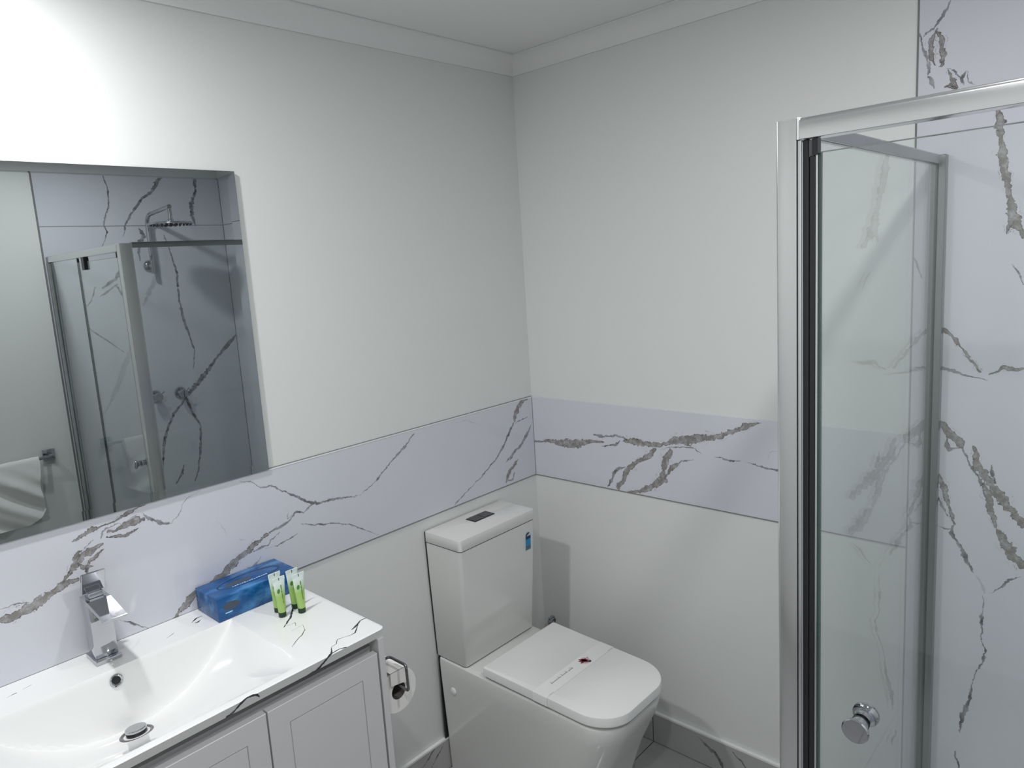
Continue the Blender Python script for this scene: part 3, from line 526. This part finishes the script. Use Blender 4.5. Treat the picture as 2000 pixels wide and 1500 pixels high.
def cosmetic_tube(x, y, label):
    z = Z2+0.0003; t = thing('cosmetic_tube', label, 'tube', (x, y, z), 'green toiletry tubes on the benchtop')
    obj('cap', lathe([(0, 0), (0.0086, 0), (0.0092, 0.001), (0.0092, 0.0115), (0.0086, 0.0125), (0, 0.0125)], (x, y, z), n=20), capm, t, 30)
    rings = []; H0, H1 = 0.0125, 0.092
    for i in range(13):
        s = i/12; a = 0.0090+(0.0158-0.0090)*s**0.9; b = 0.0090*(1-s)+0.0012*s
        rings.append([(x+a*math.cos(2*PI*k/24), y+b*math.sin(2*PI*k/24), z+H0+(H1-H0)*s) for k in range(24)])
    bm = new_bm(); add_loft(bm, rings); obj('tube_body', bm, tubem, t, 40)
    c = obj('crimp', box(x-0.0160, x+0.0160, y-0.0010, y+0.0010, z+0.0905, z+0.0995, 0.0004, 1), mat('crimp_plastic', (0.70, 0.80, 0.77), 0.3), t)
    obj('crimp_mark', box(x-0.0008, x+0.0008, y-0.0014, y-0.0009, z+0.091, z+0.098), M['black'], c)
    def fy(zz, xx):
        s = (zz-H0)/(H1-H0); a = 0.0090+(0.0158-0.0090)*s**0.9; b = 0.0090*(1-s)+0.0012*s
        return y-b*math.sqrt(max(0, 1-(xx/a)**2))-0.0004
    bm = new_bm(); P = []
    for k in range(16):
        a = 2*PI*k/16; xx = -0.0050+0.0036*math.cos(a)+0.001*math.sin(a); zz = 0.066+0.0055*math.sin(a); P.append((x+xx, fy(zz, xx), z+zz))
    f = flat_poly(bm, P); ex = bmesh.ops.extrude_face_region(bm, geom=[f])
    for v in ex['geom']:
        if isinstance(v, bmesh.types.BMVert): v.co.y += 0.0003
    obj('leaf_print', bm, leafm, t)
    bm = new_bm(); rnd = random.Random(3)
    zz = 0.034
    while zz < 0.080:
        h = rnd.choice((0.0012, 0.0018, 0.0024)); w = rnd.choice((0.0028, 0.0034, 0.0022)); xx = 0.0026
        yy = min(fy(zz, xx+w/2), fy(zz+h, xx+w/2)); 
        add_box(bm, x+xx-w/2+0.0005, x+xx+w/2, yy-0.0001, yy+0.0003, z+zz, z+zz+h); zz += h+0.0009
    obj('side_lettering', bm, leafm, t)
    return t
cosmetic_tube(-1.218, -0.220, 'green toiletry tube, front one of the pair at the left')
cosmetic_tube(-1.211, -0.188, 'green toiletry tube, rear one of the pair nearer the tissue box')
cosmetic_tube(-1.177, -0.240, 'green toiletry tube, front one of the pair at the right')
cosmetic_tube(-1.174, -0.206, 'green toiletry tube, rear one of the pair nearer the benchtop end')

# ------------------------------------------------ toilet
def skew(x, y):
    return x-(0.006+0.050*(x+0.572)/0.357)*max(0.0, -y-0.224)
def toilet():
    t = thing('toilet', 'white close-coupled toilet with a square tank standing in the corner', 'toilet', (-0.39, -0.35, 0.0003))
    x0, x1 = -0.571, -0.215
    def ring(z, xa, xb, yf, rf, yb=-0.0135, rb=0.012): return [(skew(x, y), y, z) for x, y in rrect(xa, xb, yf, yb, (rf, rf, rb, rb), 10)]
    bm = new_bm()
    add_loft(bm, [ring(0.0003, x0+0.016, x1-0.026, -0.575, 0.085), ring(0.12, x0+0.012, x1-0.020, -0.592, 0.09), ring(0.25, x0+0.006, x1-0.010, -0.635, 0.095), ring(0.36, x0+0.001, x1-0.002, -0.684, 0.10),
                  ring(0.405, x0, x1, -0.697, 0.10), ring(0.4165, x0+0.002, x1-0.002, -0.695, 0.10), ring(0.420, x0+0.007, x1-0.007, -0.689, 0.097)])
    pan = obj('pan', bm, M['cer'], t, 40)
    obj('fixing_cap', lathe([(0, 0), (0.0125, 0), (0.012, 0.003), (0.009, 0.0045), (0, 0.005)], (x0+0.003, -0.075, 0.318), (-1, 0, 0), 24), M['caulk'], t, 40)
    # tank, lid, buttons
    def tr(z, d, yf): return [(x, y, z) for x, y in rrect(-0.566-d, -0.228+d, yf, -0.006, (0.011, 0.011, 0.004, 0.004), 6)]
    bm = new_bm(); add_loft(bm, [tr(0.4235, -0.001, -0.1415), tr(0.4255, 0.0, -0.1425), tr(0.70, 0.008, -0.160), tr(0.8220, 0.0105, -0.1665)])
    tank = obj('tank', bm, M['cer'], t, 40)
    bm = new_bm(); add_loft(bm, [tr(0.4203, -0.0025, -0.1395), tr(0.4234, -0.0025, -0.1395)]); obj('tank_joint', bm, M['black'], t)
    bm = new_bm(); add_loft(bm, [tr(0.8222, 0.0088, -0.1648), tr(0.8256, 0.0088, -0.1648)]); obj('lid_joint', bm, M['seal'], t)
    bm = new_bm()
    def lr(z, d): return [(x, y, z) for x, y in rrect(-0.5785+d, -0.2155-d, -0.1695+d, -0.006-d, (0.011, 0.011, 0.005, 0.005), 6)]
    add_loft(bm, [lr(0.8257, 0.001), lr(0.827, 0), lr(0.8585, 0), lr(0.8610, 0.0008), lr(0.862, 0.003)])
    lid = obj('tank_lid', bm, M['cer'], t, 40)
    bu = mat('brushed_grey_button', (0.16, 0.165, 0.17), 0.3, 1.0)
    b = obj('button_plate', box(-0.429, -0.333, -0.092, -0.046, 0.8622, 0.8640, 0.0005, 1), bu, t)
    obj('flush_button', box(-0.4265, -0.3825, -0.0895, -0.0485, 0.8641, 0.8655, 0.0004, 1), bu, b)
    obj('flush_button', box(-0.3800, -0.3355, -0.0895, -0.0485, 0.8641, 0.8655, 0.0004, 1), bu, b)
    bm = new_bm(); add_loft(bm, [[(xa, -0.0059, z), (xb, -0.0059, z), (xb, -0.0020, z), (xa, -0.0020, z)] for xa, xb, z in ((-0.5655, -0.2285, 0.425), (-0.574, -0.220, 0.70), (-0.5765, -0.2175, 0.858))])  # dark strips behind tank and pan paint in the shaded gap at the wall
    obj('rear_seal', bm, M['seal'], t)
    obj('rear_seal', box(x0+0.003, x1-0.003, -0.0134, -0.0098, 0.118, 0.417), M['seal'], t)
    # seat and closed cover
    def sr(z, d): return [(skew(x, y), y, z) for x, y in rrect(-0.5720+d, -0.2150-d, -0.7060+d, -0.224-d, (0.108-d*0.5, 0.108-d*0.5, 0.007, 0.007), 12)]
    bm = new_bm(); add_loft(bm, [sr(0.4215, 0.010), sr(0.4265, 0.008), sr(0.4295, 0.010)]); obj('seat', bm, M['lid'], t, 40)
    bm = new_bm(); add_loft(bm, [sr(0.4300, 0.004), sr(0.4325, 0.0), sr(0.4560, 0.0), sr(0.4588, 0.0009), sr(0.4600, 0.0035)])
    obj('seat_cover', bm, M['lid'], t, 40)
    for xx in (-0.52, -0.26):
        obj('hinge', lathe([(0, -0.024), (0.009, -0.024), (0.009, 0.024), (0, 0.024)], (xx, -0.215, 0.4305), (1, 0, 0), 16), M['lid'], t, 40)
    # water label on the tank front, an arch shape
    bl = [mat('label_pale', (0.45, 0.58, 0.68), 0.4), mat('label_navy', (0.01, 0.03, 0.07), 0.4), mat('label_blue', (0.01, 0.22, 0.48), 0.4), mat('label_slate', (0.08, 0.13, 0.17), 0.4)]
    X0, X1 = -0.2665, -0.2385; zs0, zs1 = 0.722, 0.787
    def yt(z): return -0.160-(z-0.70)/0.122*0.0065-0.0004
    def plate(name, pts, m, lift, par):
        bm = new_bm(); add_loft(bm, [[(x, yt(z)-lift, z) for x, z in pts], [(x, yt(z)-lift-0.0003, z) for x, z in pts]]); return obj(name, bm, m, par)
    xm, r = (X0+X1)/2, (X1-X0)/2
    arch = [(X0-0.0015, zs0-0.0015), (X1+0.0015, zs0-0.0015)]+[(xm+(r+0.0015)*math.cos(k/12*PI), zs1-r+(r+0.0015)*math.sin(k/12*PI)) for k in range(13)]
    st = plate('water_label', arch, bl[0], 0, t); st['label'] = 'blue arched water rating label'
    ri = r-0.001
    plate('label_arc', [(xm+ri*math.cos(k/12*PI), zs1-r+ri*math.sin(k/12*PI)) for k in range(4, 13)]+[(xm+ri*0.45*math.cos(k/12*PI), zs1-r+ri*0.45*math.sin(k/12*PI)) for k in range(12, 3, -1)], bl[1], 0.0004, st)
    plate('label_band', [(X0+0.001, 0.7615), (X1-0.001, 0.7615), (X1-0.001, 0.7725), (X0+0.001, 0.7725)], bl[1], 0.0004, st)
    plate('label_field', [(X0+0.001, 0.738), (X1-0.001, 0.738), (X1-0.001, 0.7615), (X0+0.001, 0.7615)], bl[2], 0.0004, st)
    plate('label_foot', [(X0+0.001, zs0+0.001), (X1-0.001, zs0+0.001), (X1-0.001, 0.738), (X0+0.001, 0.738)], bl[3], 0.0004, st)
    # water tap behind
    v = thing('stop_valve', 'small chrome water stop valve on the wall behind the toilet', 'valve', (-0.045, -0.030, 0.33))
    obj('valve_body', lathe([(0, 0), (0.014, 0), (0.014, 0.003), (0.006, 0.004), (0.006, 0.028), (0, 0.029)], (-0.0002, -0.045, 0.323), (-1, 0, 0), 20), M['chrome'], v, 40)
    obj('valve_handle', lathe([(0, 0), (0.005, 0), (0.006, 0.006), (0, 0.007)], (-0.022, -0.045, 0.329), (0, 0, 1), 16), M['chrome'], v, 40)
    obj('hose', tube(round_path([(-0.024, -0.045, 0.318), (-0.024, -0.045, 0.27), (-0.12, -0.045, 0.25), (-0.2255, -0.06, 0.27)], 0.03), 0.005, 10), M['alud'], v, 40)
    return t
toilet()
# paper hygiene band round the cover
def band():
    t = thing('paper_band', 'white paper hygiene band with a pink flower across the closed toilet lid', 'paper band', (-0.39, -0.455, 0.4602))
    bm = new_bm()
    P = [(-0.5732, 0.432), (-0.5732, 0.4562), (-0.5722, 0.4594), (-0.5690, 0.46075), (-0.2180, 0.46075), (-0.2148, 0.4594), (-0.2138, 0.4562), (-0.2138, 0.432)]
    Q = [(-0.5680+0, 0.432)]
    th = 0.0003
    out = [(x, z) for x, z in P]; cxm, czm = -0.389, 0.44
    inn = [(x+(th if x < cxm else -th)*(1 if abs(x-cxm) > 0.176 else 0), z-(th if z > 0.456 else 0)) for x, z in P]
    a, b = -0.4845, -0.430
    V = [[bm.verts.new((skew(x, y), y, z)) for x, z in out] for y in (a, b)]; U = [[bm.verts.new((skew(x, y), y, z)) for x, z in inn] for y in (a, b)]
    n = len(P)
    for k in range(n-1):
        bm.faces.new((V[0][k], V[0][k+1], V[1][k+1], V[1][k])); bm.faces.new((U[0][k], U[1][k], U[1][k+1], U[0][k+1]))
        bm.faces.new((V[0][k], U[0][k], U[0][k+1], V[0][k+1])); bm.faces.new((V[1][k], V[1][k+1], U[1][k+1], U[1][k]))
    bm.faces.new((V[0][0], V[1][0], U[1][0], U[0][0])); bm.faces.new((V[0][-1], U[0][-1], U[1][-1], V[1][-1]))
    obj('band_strip', bm, M['band'], t, 30)
    z = 0.4609
    ink = mat('grey_ink', (0.30, 0.27, 0.28), 0.6); pk = mat('pink_ink', (0.62, 0.36, 0.43), 0.6); mg = mat('magenta_ink', (0.20, 0.012, 0.04), 0.6); dg = mat('dark_green_ink', (0.015, 0.03, 0.02), 0.6)
    obj('edge_crease', box(-0.562, -0.540, a+0.0018, a+0.0026, z-0.0001, z+0.0001), ink, t)
    obj('edge_crease', box(-0.262, -0.236, a+0.0018, a+0.0026, z-0.0001, z+0.0001), ink, t)
    # script lettering, three words running towards the flower
    rnd = random.Random(11); bm = new_bm(); x = -0.512
    for word in ('Amumubu', 'bumd', 'gulh'):
        for ch in word:
            n = {'m': 3, 'u': 2}.get(ch, 2); w = 0.0030*n; h = 0.0042
            pts = []
            for k in range(n*4+1): pts.append((x+w*k/(n*4), -0.4535+h*(0.5+0.5*math.sin(k*PI/2)), z+0.0001))
            add_tube(bm, pts, 0.00045, 4)
            if ch in 'bdlhA': add_tube(bm, [(x+w*0.35, -0.4535, z+0.0001), (x+w*0.35+0.0012, -0.4535+0.0105, z+0.0001)], 0.0005, 4)
            if ch in 'gA': add_tube(bm, [(x+w*0.7, -0.4525, z+0.0001), (x+w*0.3, -0.4535-0.0035, z+0.0001)], 0.00032, 4)
            x += w
        x += 0.004
    obj('script_lettering', bm, ink, t)
    def petal(cx, cy, L, W, ang, m, nm, lift=0):
        bm = new_bm(); P = []
        for k in range(20):
            a_ = 2*PI*k/20; r = math.cos(a_)*L/2; s = math.sin(a_)*W/2*(1-0.35*math.cos(a_))
            P.append((cx+(r+L/2)*math.cos(ang)-s*math.sin(ang), cy+(r+L/2)*math.sin(ang)+s*math.cos(ang)))
        add_loft(bm, [[(*p, z+lift) for p in P], [(*p, z+lift+0.00025) for p in P]]); return obj(nm, bm, m, f)
    fx, fy = -0.352, -0.4570
    f = obj('flower_print', lathe([(0, 0), (0.017, 0), (0.017, 0.0002), (0, 0.0002)], (fx+0.001, fy, z), n=20), pk, t)
    for k, a_ in enumerate((2.5, 3.15, 1.9)): petal(fx, fy, 0.0205, 0.0080, a_, mg, 'petal', 0.0003)
    for a_ in (0.4, -0.4, 1.2, -1.2): petal(fx-0.002, fy, 0.0140, 0.0100, a_, mg, 'petal', 0.0003)
    petal(fx+0.002, fy-0.014, 0.012, 0.010, 0.0, dg, 'leaf', 0.0003); petal(fx+0.017, fy+0.0035, 0.006, 0.005, 0, ink, 'bud', 0.0003)
band()

# ------------------------------------------------ toilet paper and holder
def toilet_paper():
    xh = -1.040; px = -1.1043
    h = thing('toilet_roll_holder', 'bent chrome toilet roll holder on the side panel of the vanity', 'holder', (px, -0.39, 0.773))
    obj('mount_plate', box(px, px+0.008, -0.408, -0.366, 0.755, 0.795, 0.0015), M['chrome'], h, 30)
    obj('arm', tube(round_path([(px+0.004, -0.387, 0.773), (xh, -0.387, 0.773), (xh, -0.450, 0.773), (xh-0.001, -0.453, 0.7080), (xh-0.001, -0.335, 0.7080)], 0.009), 0.0036, 12), M['waste'], h, 40)
    cx, cz = -1.0395, 0.6920; y0, y1 = -0.412, -0.314; R = 0.0555
    r = thing('toilet_roll', 'white toilet paper roll hanging on the chrome holder', 'toilet roll', (cx, -0.375, cz-R))
    L = y1-y0
    obj('paper', lathe([(0.0215, 0), (R-0.001, 0), (R, 0.001), (R, L-0.001), (R-0.001, L), (0.0215, L), (0.0215, 0)], (cx, y0, cz), (0, 1, 0), 48), M['paper'], r, 30)
    obj('core', lathe([(0.0215, 0.0004), (0.0203, 0.0004), (0.0203, L-0.0004), (0.0215, L-0.0004), (0.0215, 0.0004)], (cx, y0, cz), (0, 1, 0), 32), M['core'], r, 30)
    bm = new_bm(); P = [(cx-0.026, cz+0.0590), (cx+0.022, cz+0.0575), (cx+0.027, cz+0.030), (cx+0.026, cz+0.012), (cx+0.010, cz+0.020), (cx-0.026, cz+0.026)]
    add_loft(bm, [[(x, y0-0.0075, z) for x, z in P], [(x, y0-0.0067, z) for x, z in P]])
    P = [(cx-0.026, cz+0.0590), (cx+0.022, cz+0.0575), (cx+0.022, cz+0.0567), (cx-0.026, cz+0.0580)]
    add_loft(bm, [[(x, y, z) for x, z in P] for y in (y0-0.0075, -0.352)])
    obj('loose_sheet', bm, M['paper'], r)
toilet_paper()

# ------------------------------------------------ shower enclosure
def shower():
    xo = -0.930; yo = -1.2950; zt = 1.880; zr = 1.850
    t = thing('shower_screen', 'silver framed glass shower enclosure in the corner with a pivot door', 'shower screen', (xo+0.02, -1.78, 0.0003))
    tray = obj('shower_tray', box(xo+0.002, -T-0.001, -D+T+0.001, yo-0.002, 0.0003, 0.080, 0.006), M['cer'], t, 40)
    # corner post: outer plate, lip and inner body
    bm = new_bm()
    add_loft(bm, [[(x, y, z) for x, y in rrect(xo, -0.880, -1.3245, yo, (0.0015, 0.003, 0.003, 0.003), 3)] for z in (0.0805, zt)])
    post = obj('corner_post', bm, M['alu'], t, 40)
    obj('post_lip', box(xo+0.0005, xo+0.004, -1.3312, -1.3262, 0.0805, zr-0.001, 0.0006, 1), M['alu'], post)
    obj('post_joint', box(xo+0.001, xo+0.012, -1.3262, -1.3245, 0.0805, zr-0.001), M['seal'], post)
    obj('end_cap', box(xo-0.0006, -0.884, -1.3290, -1.3250, 1.8500, zt+0.0008, 0.0006, 1), M['caulk'], post)
    # magnetic seal channels between post and door
    obj('magnetic_seal', box(xo+0.006, xo+0.022, -1.3396, -1.3314, 0.0805, zr-0.0005, 0.001, 1), M['seal'], t)
    obj('magnetic_seal', box(xo+0.006, xo+0.022, -1.3485, -1.3405, 0.0950, zr-0.024, 0.001, 1), M['seal'], t)
    obj('magnet_cap', box(xo+0.003, xo+0.016, -1.3530, -1.3450, zr-0.0238, zr-0.0005), M['black'], t)
    # header over the door and rail over the fixed pane
    def rail(name, y0, y1, x0, x1, z0, z1, m, axis):
        r = 0.006
        if axis == 'y': rings = [[(x, y, z) for x, z in rrect(x0, x1, z0, z1, (0.001, 0.001, r, r), 5)] for y in (y0, y1)]
        else: rings = [[(x, y, z) for y, z in rrect(y0, y1, z0, z1, (0.001, 0.001, 0.003, 0.003), 3)] for x in (x0, x1)]
        bm = new_bm(); add_loft(bm, rings); return obj(name, bm, m, t, 40)
    rail('door_header', -D+T+0.001, -1.3292, xo-0.001, xo+0.029, zr, zt, M['alu'], 'y')
    rail('pane_rail', -1.3180, -1.2990, -0.8797, -0.0285, 1.862, zt+0.004, M['alud'], 'x')
    rail('bottom_rail', -1.3180, -1.2990, -0.8797, -0.0285, 0.0805, 0.105, M['alud'], 'x')
    rail('bottom_rail', -D+T+0.001, -1.8300, xo, xo+0.025, 0.0805, 0.095, M['alud'], 'y')
    # wall jambs, each with a fine slot
    bm = new_bm(); add_box(bm, -0.028, -T-0.001, -1.3270, -1.2930, 0.0805, zt+0.004, 0.001, 1)
    jb = obj('wall_jamb', bm, M['alud'], t)
    obj('jamb_slot', box(-0.0295, -0.0281, -1.3120, -1.3080, 0.0805, zt+0.001), M['seal'], jb)
    obj('wall_jamb', box(xo-0.002, xo+0.022, -D+T+0.001, -D+0.032, 0.0805, zr-0.001, 0.001, 1), M['alu'], t)
    # panes: faces are clear, the ground edges are green
    def pane(name, x0, x1, y0, y1, z0, z1, axis, par=None):
        bm = new_bm(); F = add_box(bm, x0, x1, y0, y1, z0, z1)
        bm.normal_update()
        for f in F:
            n = [abs(c) for c in (f.verts[0].co-f.verts[1].co).cross(f.verts[1].co-f.verts[2].co)]
            k = n.index(max(n)); f.material_index = 0 if k == axis else 1
        return obj(name, bm, [M['glass'], M['gedge']], par or t)
    pane('fixed_pane', -0.8800, -0.0290, -1.3115, -1.3055, 0.1055, 1.8615, 1)
    pane('fixed_pane', xo+0.010, xo+0.016, -D+0.033, -1.8420, 0.0955, zr-0.0005, 0)
    obj('pane_seal', box(xo+0.009, xo+0.017, -1.8418, -1.8340, 0.0955, zr-0.001), M['black'], t)
    dx = xo+0.008
    door = pane('shower_door', dx, dx+0.006, -1.8320, -1.3560, 0.100, 1.8290, 0)
    obj('door_top_trim', box(dx-0.0006, dx+0.0066, -1.8318, -1.3562, 1.8291, 1.8302), M['alud'], door)
    obj('door_edge_strip', box(dx-0.001, dx+0.010, -1.3520, -1.3492, 0.100, 1.8275), M['alu'], door)
    obj('door_edge_channel', box(dx+0.0005, dx+0.0065, -1.3558, -1.3522, 0.100, 1.8285), M['gedge'], door)
    for z0, z1 in ((1.795, 1.8495), (0.0815, 0.130)):
        obj('pivot_block', box(dx-0.008, dx+0.014, -1.760, -1.725, z0, z1, 0.002), M['black'], door)
    # knob through the glass
    kx, ky, kz = dx+0.003, -1.4165, 0.9705
    def k(s): return [(0, 0.0031), (0.0125, 0.0031), (0.0118, 0.008), (0.0118, 0.014), (0.0140, 0.020), (0.0190, 0.0235), (0.0195, 0.0270), (0.0180, 0.0292), (0, 0.0298)]
    kn = obj('knob', lathe(k(1), (kx, ky, kz), (-1, 0, 0), 40), M['chrome'], door, 40)
    obj('inner_knob', lathe(k(1), (kx, ky, kz), (1, 0, 0), 40), M['chrome'], door, 40)
    obj('knob_washer', lathe([(0.0119, 0.0030), (0.0128, 0.0030), (0.0128, 0.0046), (0.0119, 0.0046), (0.0119, 0.003)], (kx, ky, kz), (-1, 0, 0), 32), M['black'], kn, 40)
shower()

# ------------------------------------------------ shower head, taps
def shower_head():
    x = -0.447; yw = -D+T
    t = thing('rain_shower', 'round chrome rain shower head on a bent arm inside the enclosure', 'shower head', (x, yw, 1.79))
    obj('wall_rose', lathe([(0, 0.0003), (0.030, 0.0003), (0.030, 0.004), (0.024, 0.012), (0.014, 0.016), (0.012, 0.050), (0, 0.052)], (x, yw, 1.812), (0, 1, 0), 32), M['chrome'], t, 40)
    obj('riser_arm', tube(round_path([(x, yw+0.048, 1.770), (x, yw+0.048, 2.070), (x, yw+0.345, 2.088)], 0.06, 8), 0.0105, 16), M['chrome'], t, 40)
    hy = yw+0.335
    obj('drop_neck', lathe([(0, 0.076), (0.0115, 0.076), (0.0115, 0.025), (0.015, 0.022), (0.015, 0.009), (0, 0.009)], (x, hy, 2.002), (0, 0, 1), 20), M['chrome'], t, 40)
    d = obj('spray_disc', lathe([(0, 0), (0.104, 0), (0.108, 0.002), (0.108, 0.007), (0.10, 0.010), (0, 0.0105)], (x, hy, 2.000), (0, 0, 1), 48), M['chrome'], t, 40)
    bm = new_bm()
    for r, n in ((0.094, 26), (0.078, 22), (0.062, 17), (0.046, 13), (0.030, 9), (0.014, 4)):
        for k in range(n):
            a = 2*PI*k/n; add_lathe(bm, [(0, -0.004), (0.0022, -0.004), (0.0032, -0.0001)], (x+r*math.cos(a), hy+r*math.sin(a), 2.000), (0, 0, 1), 6)
    o = obj('nozzles', bm, M['black'], d); o['kind'] = 'stuff'
shower_head()
def shower_tap(x, z, label):
    yw = -D+T; t = thing('shower_tap', label, 'tap', (x, yw, z), 'pair of shower taps')
    obj('tap_rose', lathe([(0, 0.0003), (0.033, 0.0003), (0.033, 0.003), (0.028, 0.009), (0, 0.010)], (x, yw, z), (0, 1, 0), 32), M['chrome'], t, 40)
    obj('tap_handle', lathe([(0, 0.0102), (0.013, 0.0102), (0.015, 0.025), (0.022, 0.032), (0.022, 0.052), (0.019, 0.056), (0, 0.057)], (x, yw, z), (0, 1, 0), 24), M['chrome'], t, 40)
    obj('lever_pin', tube([(x+0.012, yw+0.046, z+0.012), (x+0.032, yw+0.05, z+0.026)], 0.0035, 10), M['chrome'], t, 40)
shower_tap(-0.372, 1.113, 'round chrome shower tap, the one nearer the corner of the enclosure')
shower_tap(-0.508, 1.116, 'round chrome shower tap, the one directly below the riser arm')

# ------------------------------------------------ towel rail and towel on the wall opposite
def towel_rail():
    yw = -D; yr = yw+0.064; z = 0.925
    t = thing('towel_rail', 'square chrome towel rail on the wall opposite the basin', 'towel rail', (-1.35, yw, z-0.03))
    for x in (-1.052, -1.652):
        obj('wall_plate', box(x-0.026, x+0.026, yw+0.0003, yw+0.012, z-0.026, z+0.026, 0.001), M['chrome'], t, 30)
        obj('bracket', box(x-0.010, x+0.010, yw+0.0123, yr+0.008, z-0.009, z+0.009, 0.001), M['chrome'], t, 30)
    obj('rail', box(-1.6415, -1.0625, yr-0.0065, yr+0.0065, z-0.0065, z+0.0065, 0.0012), M['chrome'], t, 30)
    # towel folded over the rail
    m = mat('white_terry', (0.74, 0.74, 0.72), 0.95); n = NT(m.node_tree); tc = n.n.new('ShaderNodeTexCoord')
    n.bump(n.noise(tc.outputs['Object'], 420, 2), 0.35, 0.003, m.node_tree.nodes['Principled BSDF'])
    bm = new_bm(); nu, nv = 70, 60; G = []
    th = 0.0035
    def surf(u, v, side):
        x = -1.112-0.46*u                                     # right edge to left edge
        Lf = 0.250+0.072*math.sin(min(1.57, u*3.6))                      # the front hem drops lower to the left
        Lb = 0.25; s = v*(Lf+Lb+0.03)-Lb
        r = 0.0105+side
        if s < 0: y, zz = yr-r, z+s
        elif s < 0.03:
            a = s/0.03*PI; y, zz = yr-r*math.cos(a), z+r*math.sin(a)
        else: y, zz = yr+r, z-(s-0.03)
        d = max(0.0, s-0.03)
        k = min(1.0, d/0.10)
        fold = k*(0.014*math.sin(16*(u*0.9+d*2.6)+0.6)+0.008*math.sin(31*(u*0.7+d*2.1)+1.7)+0.010*math.sin(7*(u+d*3.2)))
        if s > 0.03: y += fold+k*0.016
        x -= 0.020*k*math.sin(d*9)*(1-u)
        x += 0.02*k*(d/0.3)**2*(1-u)
        return (x, y, zz)
    A = [[bm.verts.new(surf(i/nu, j/nv, 0)) for j in range(nv+1)] for i in range(nu+1)]
    B = [[bm.verts.new(surf(i/nu, j/nv, th)) for j in range(nv+1)] for i in range(nu+1)]
    for i in range(nu):
        for j in range(nv):
            bm.faces.new((A[i][j], A[i][j+1], A[i+1][j+1], A[i+1][j])); bm.faces.new((B[i][j], B[i+1][j], B[i+1][j+1], B[i][j+1]))
    for i in range(nu):
        bm.faces.new((A[i][0], A[i+1][0], B[i+1][0], B[i][0])); bm.faces.new((A[i][nv], B[i][nv], B[i+1][nv], A[i+1][nv]))
    for j in range(nv):
        bm.faces.new((A[0][j], B[0][j], B[0][j+1], A[0][j+1])); bm.faces.new((A[nu][j], A[nu][j+1], B[nu][j+1], B[nu][j]))
    tag(obj('towel', bm, m, None, 60), 'white terry towel folded over the chrome towel rail', 'towel')
towel_rail()
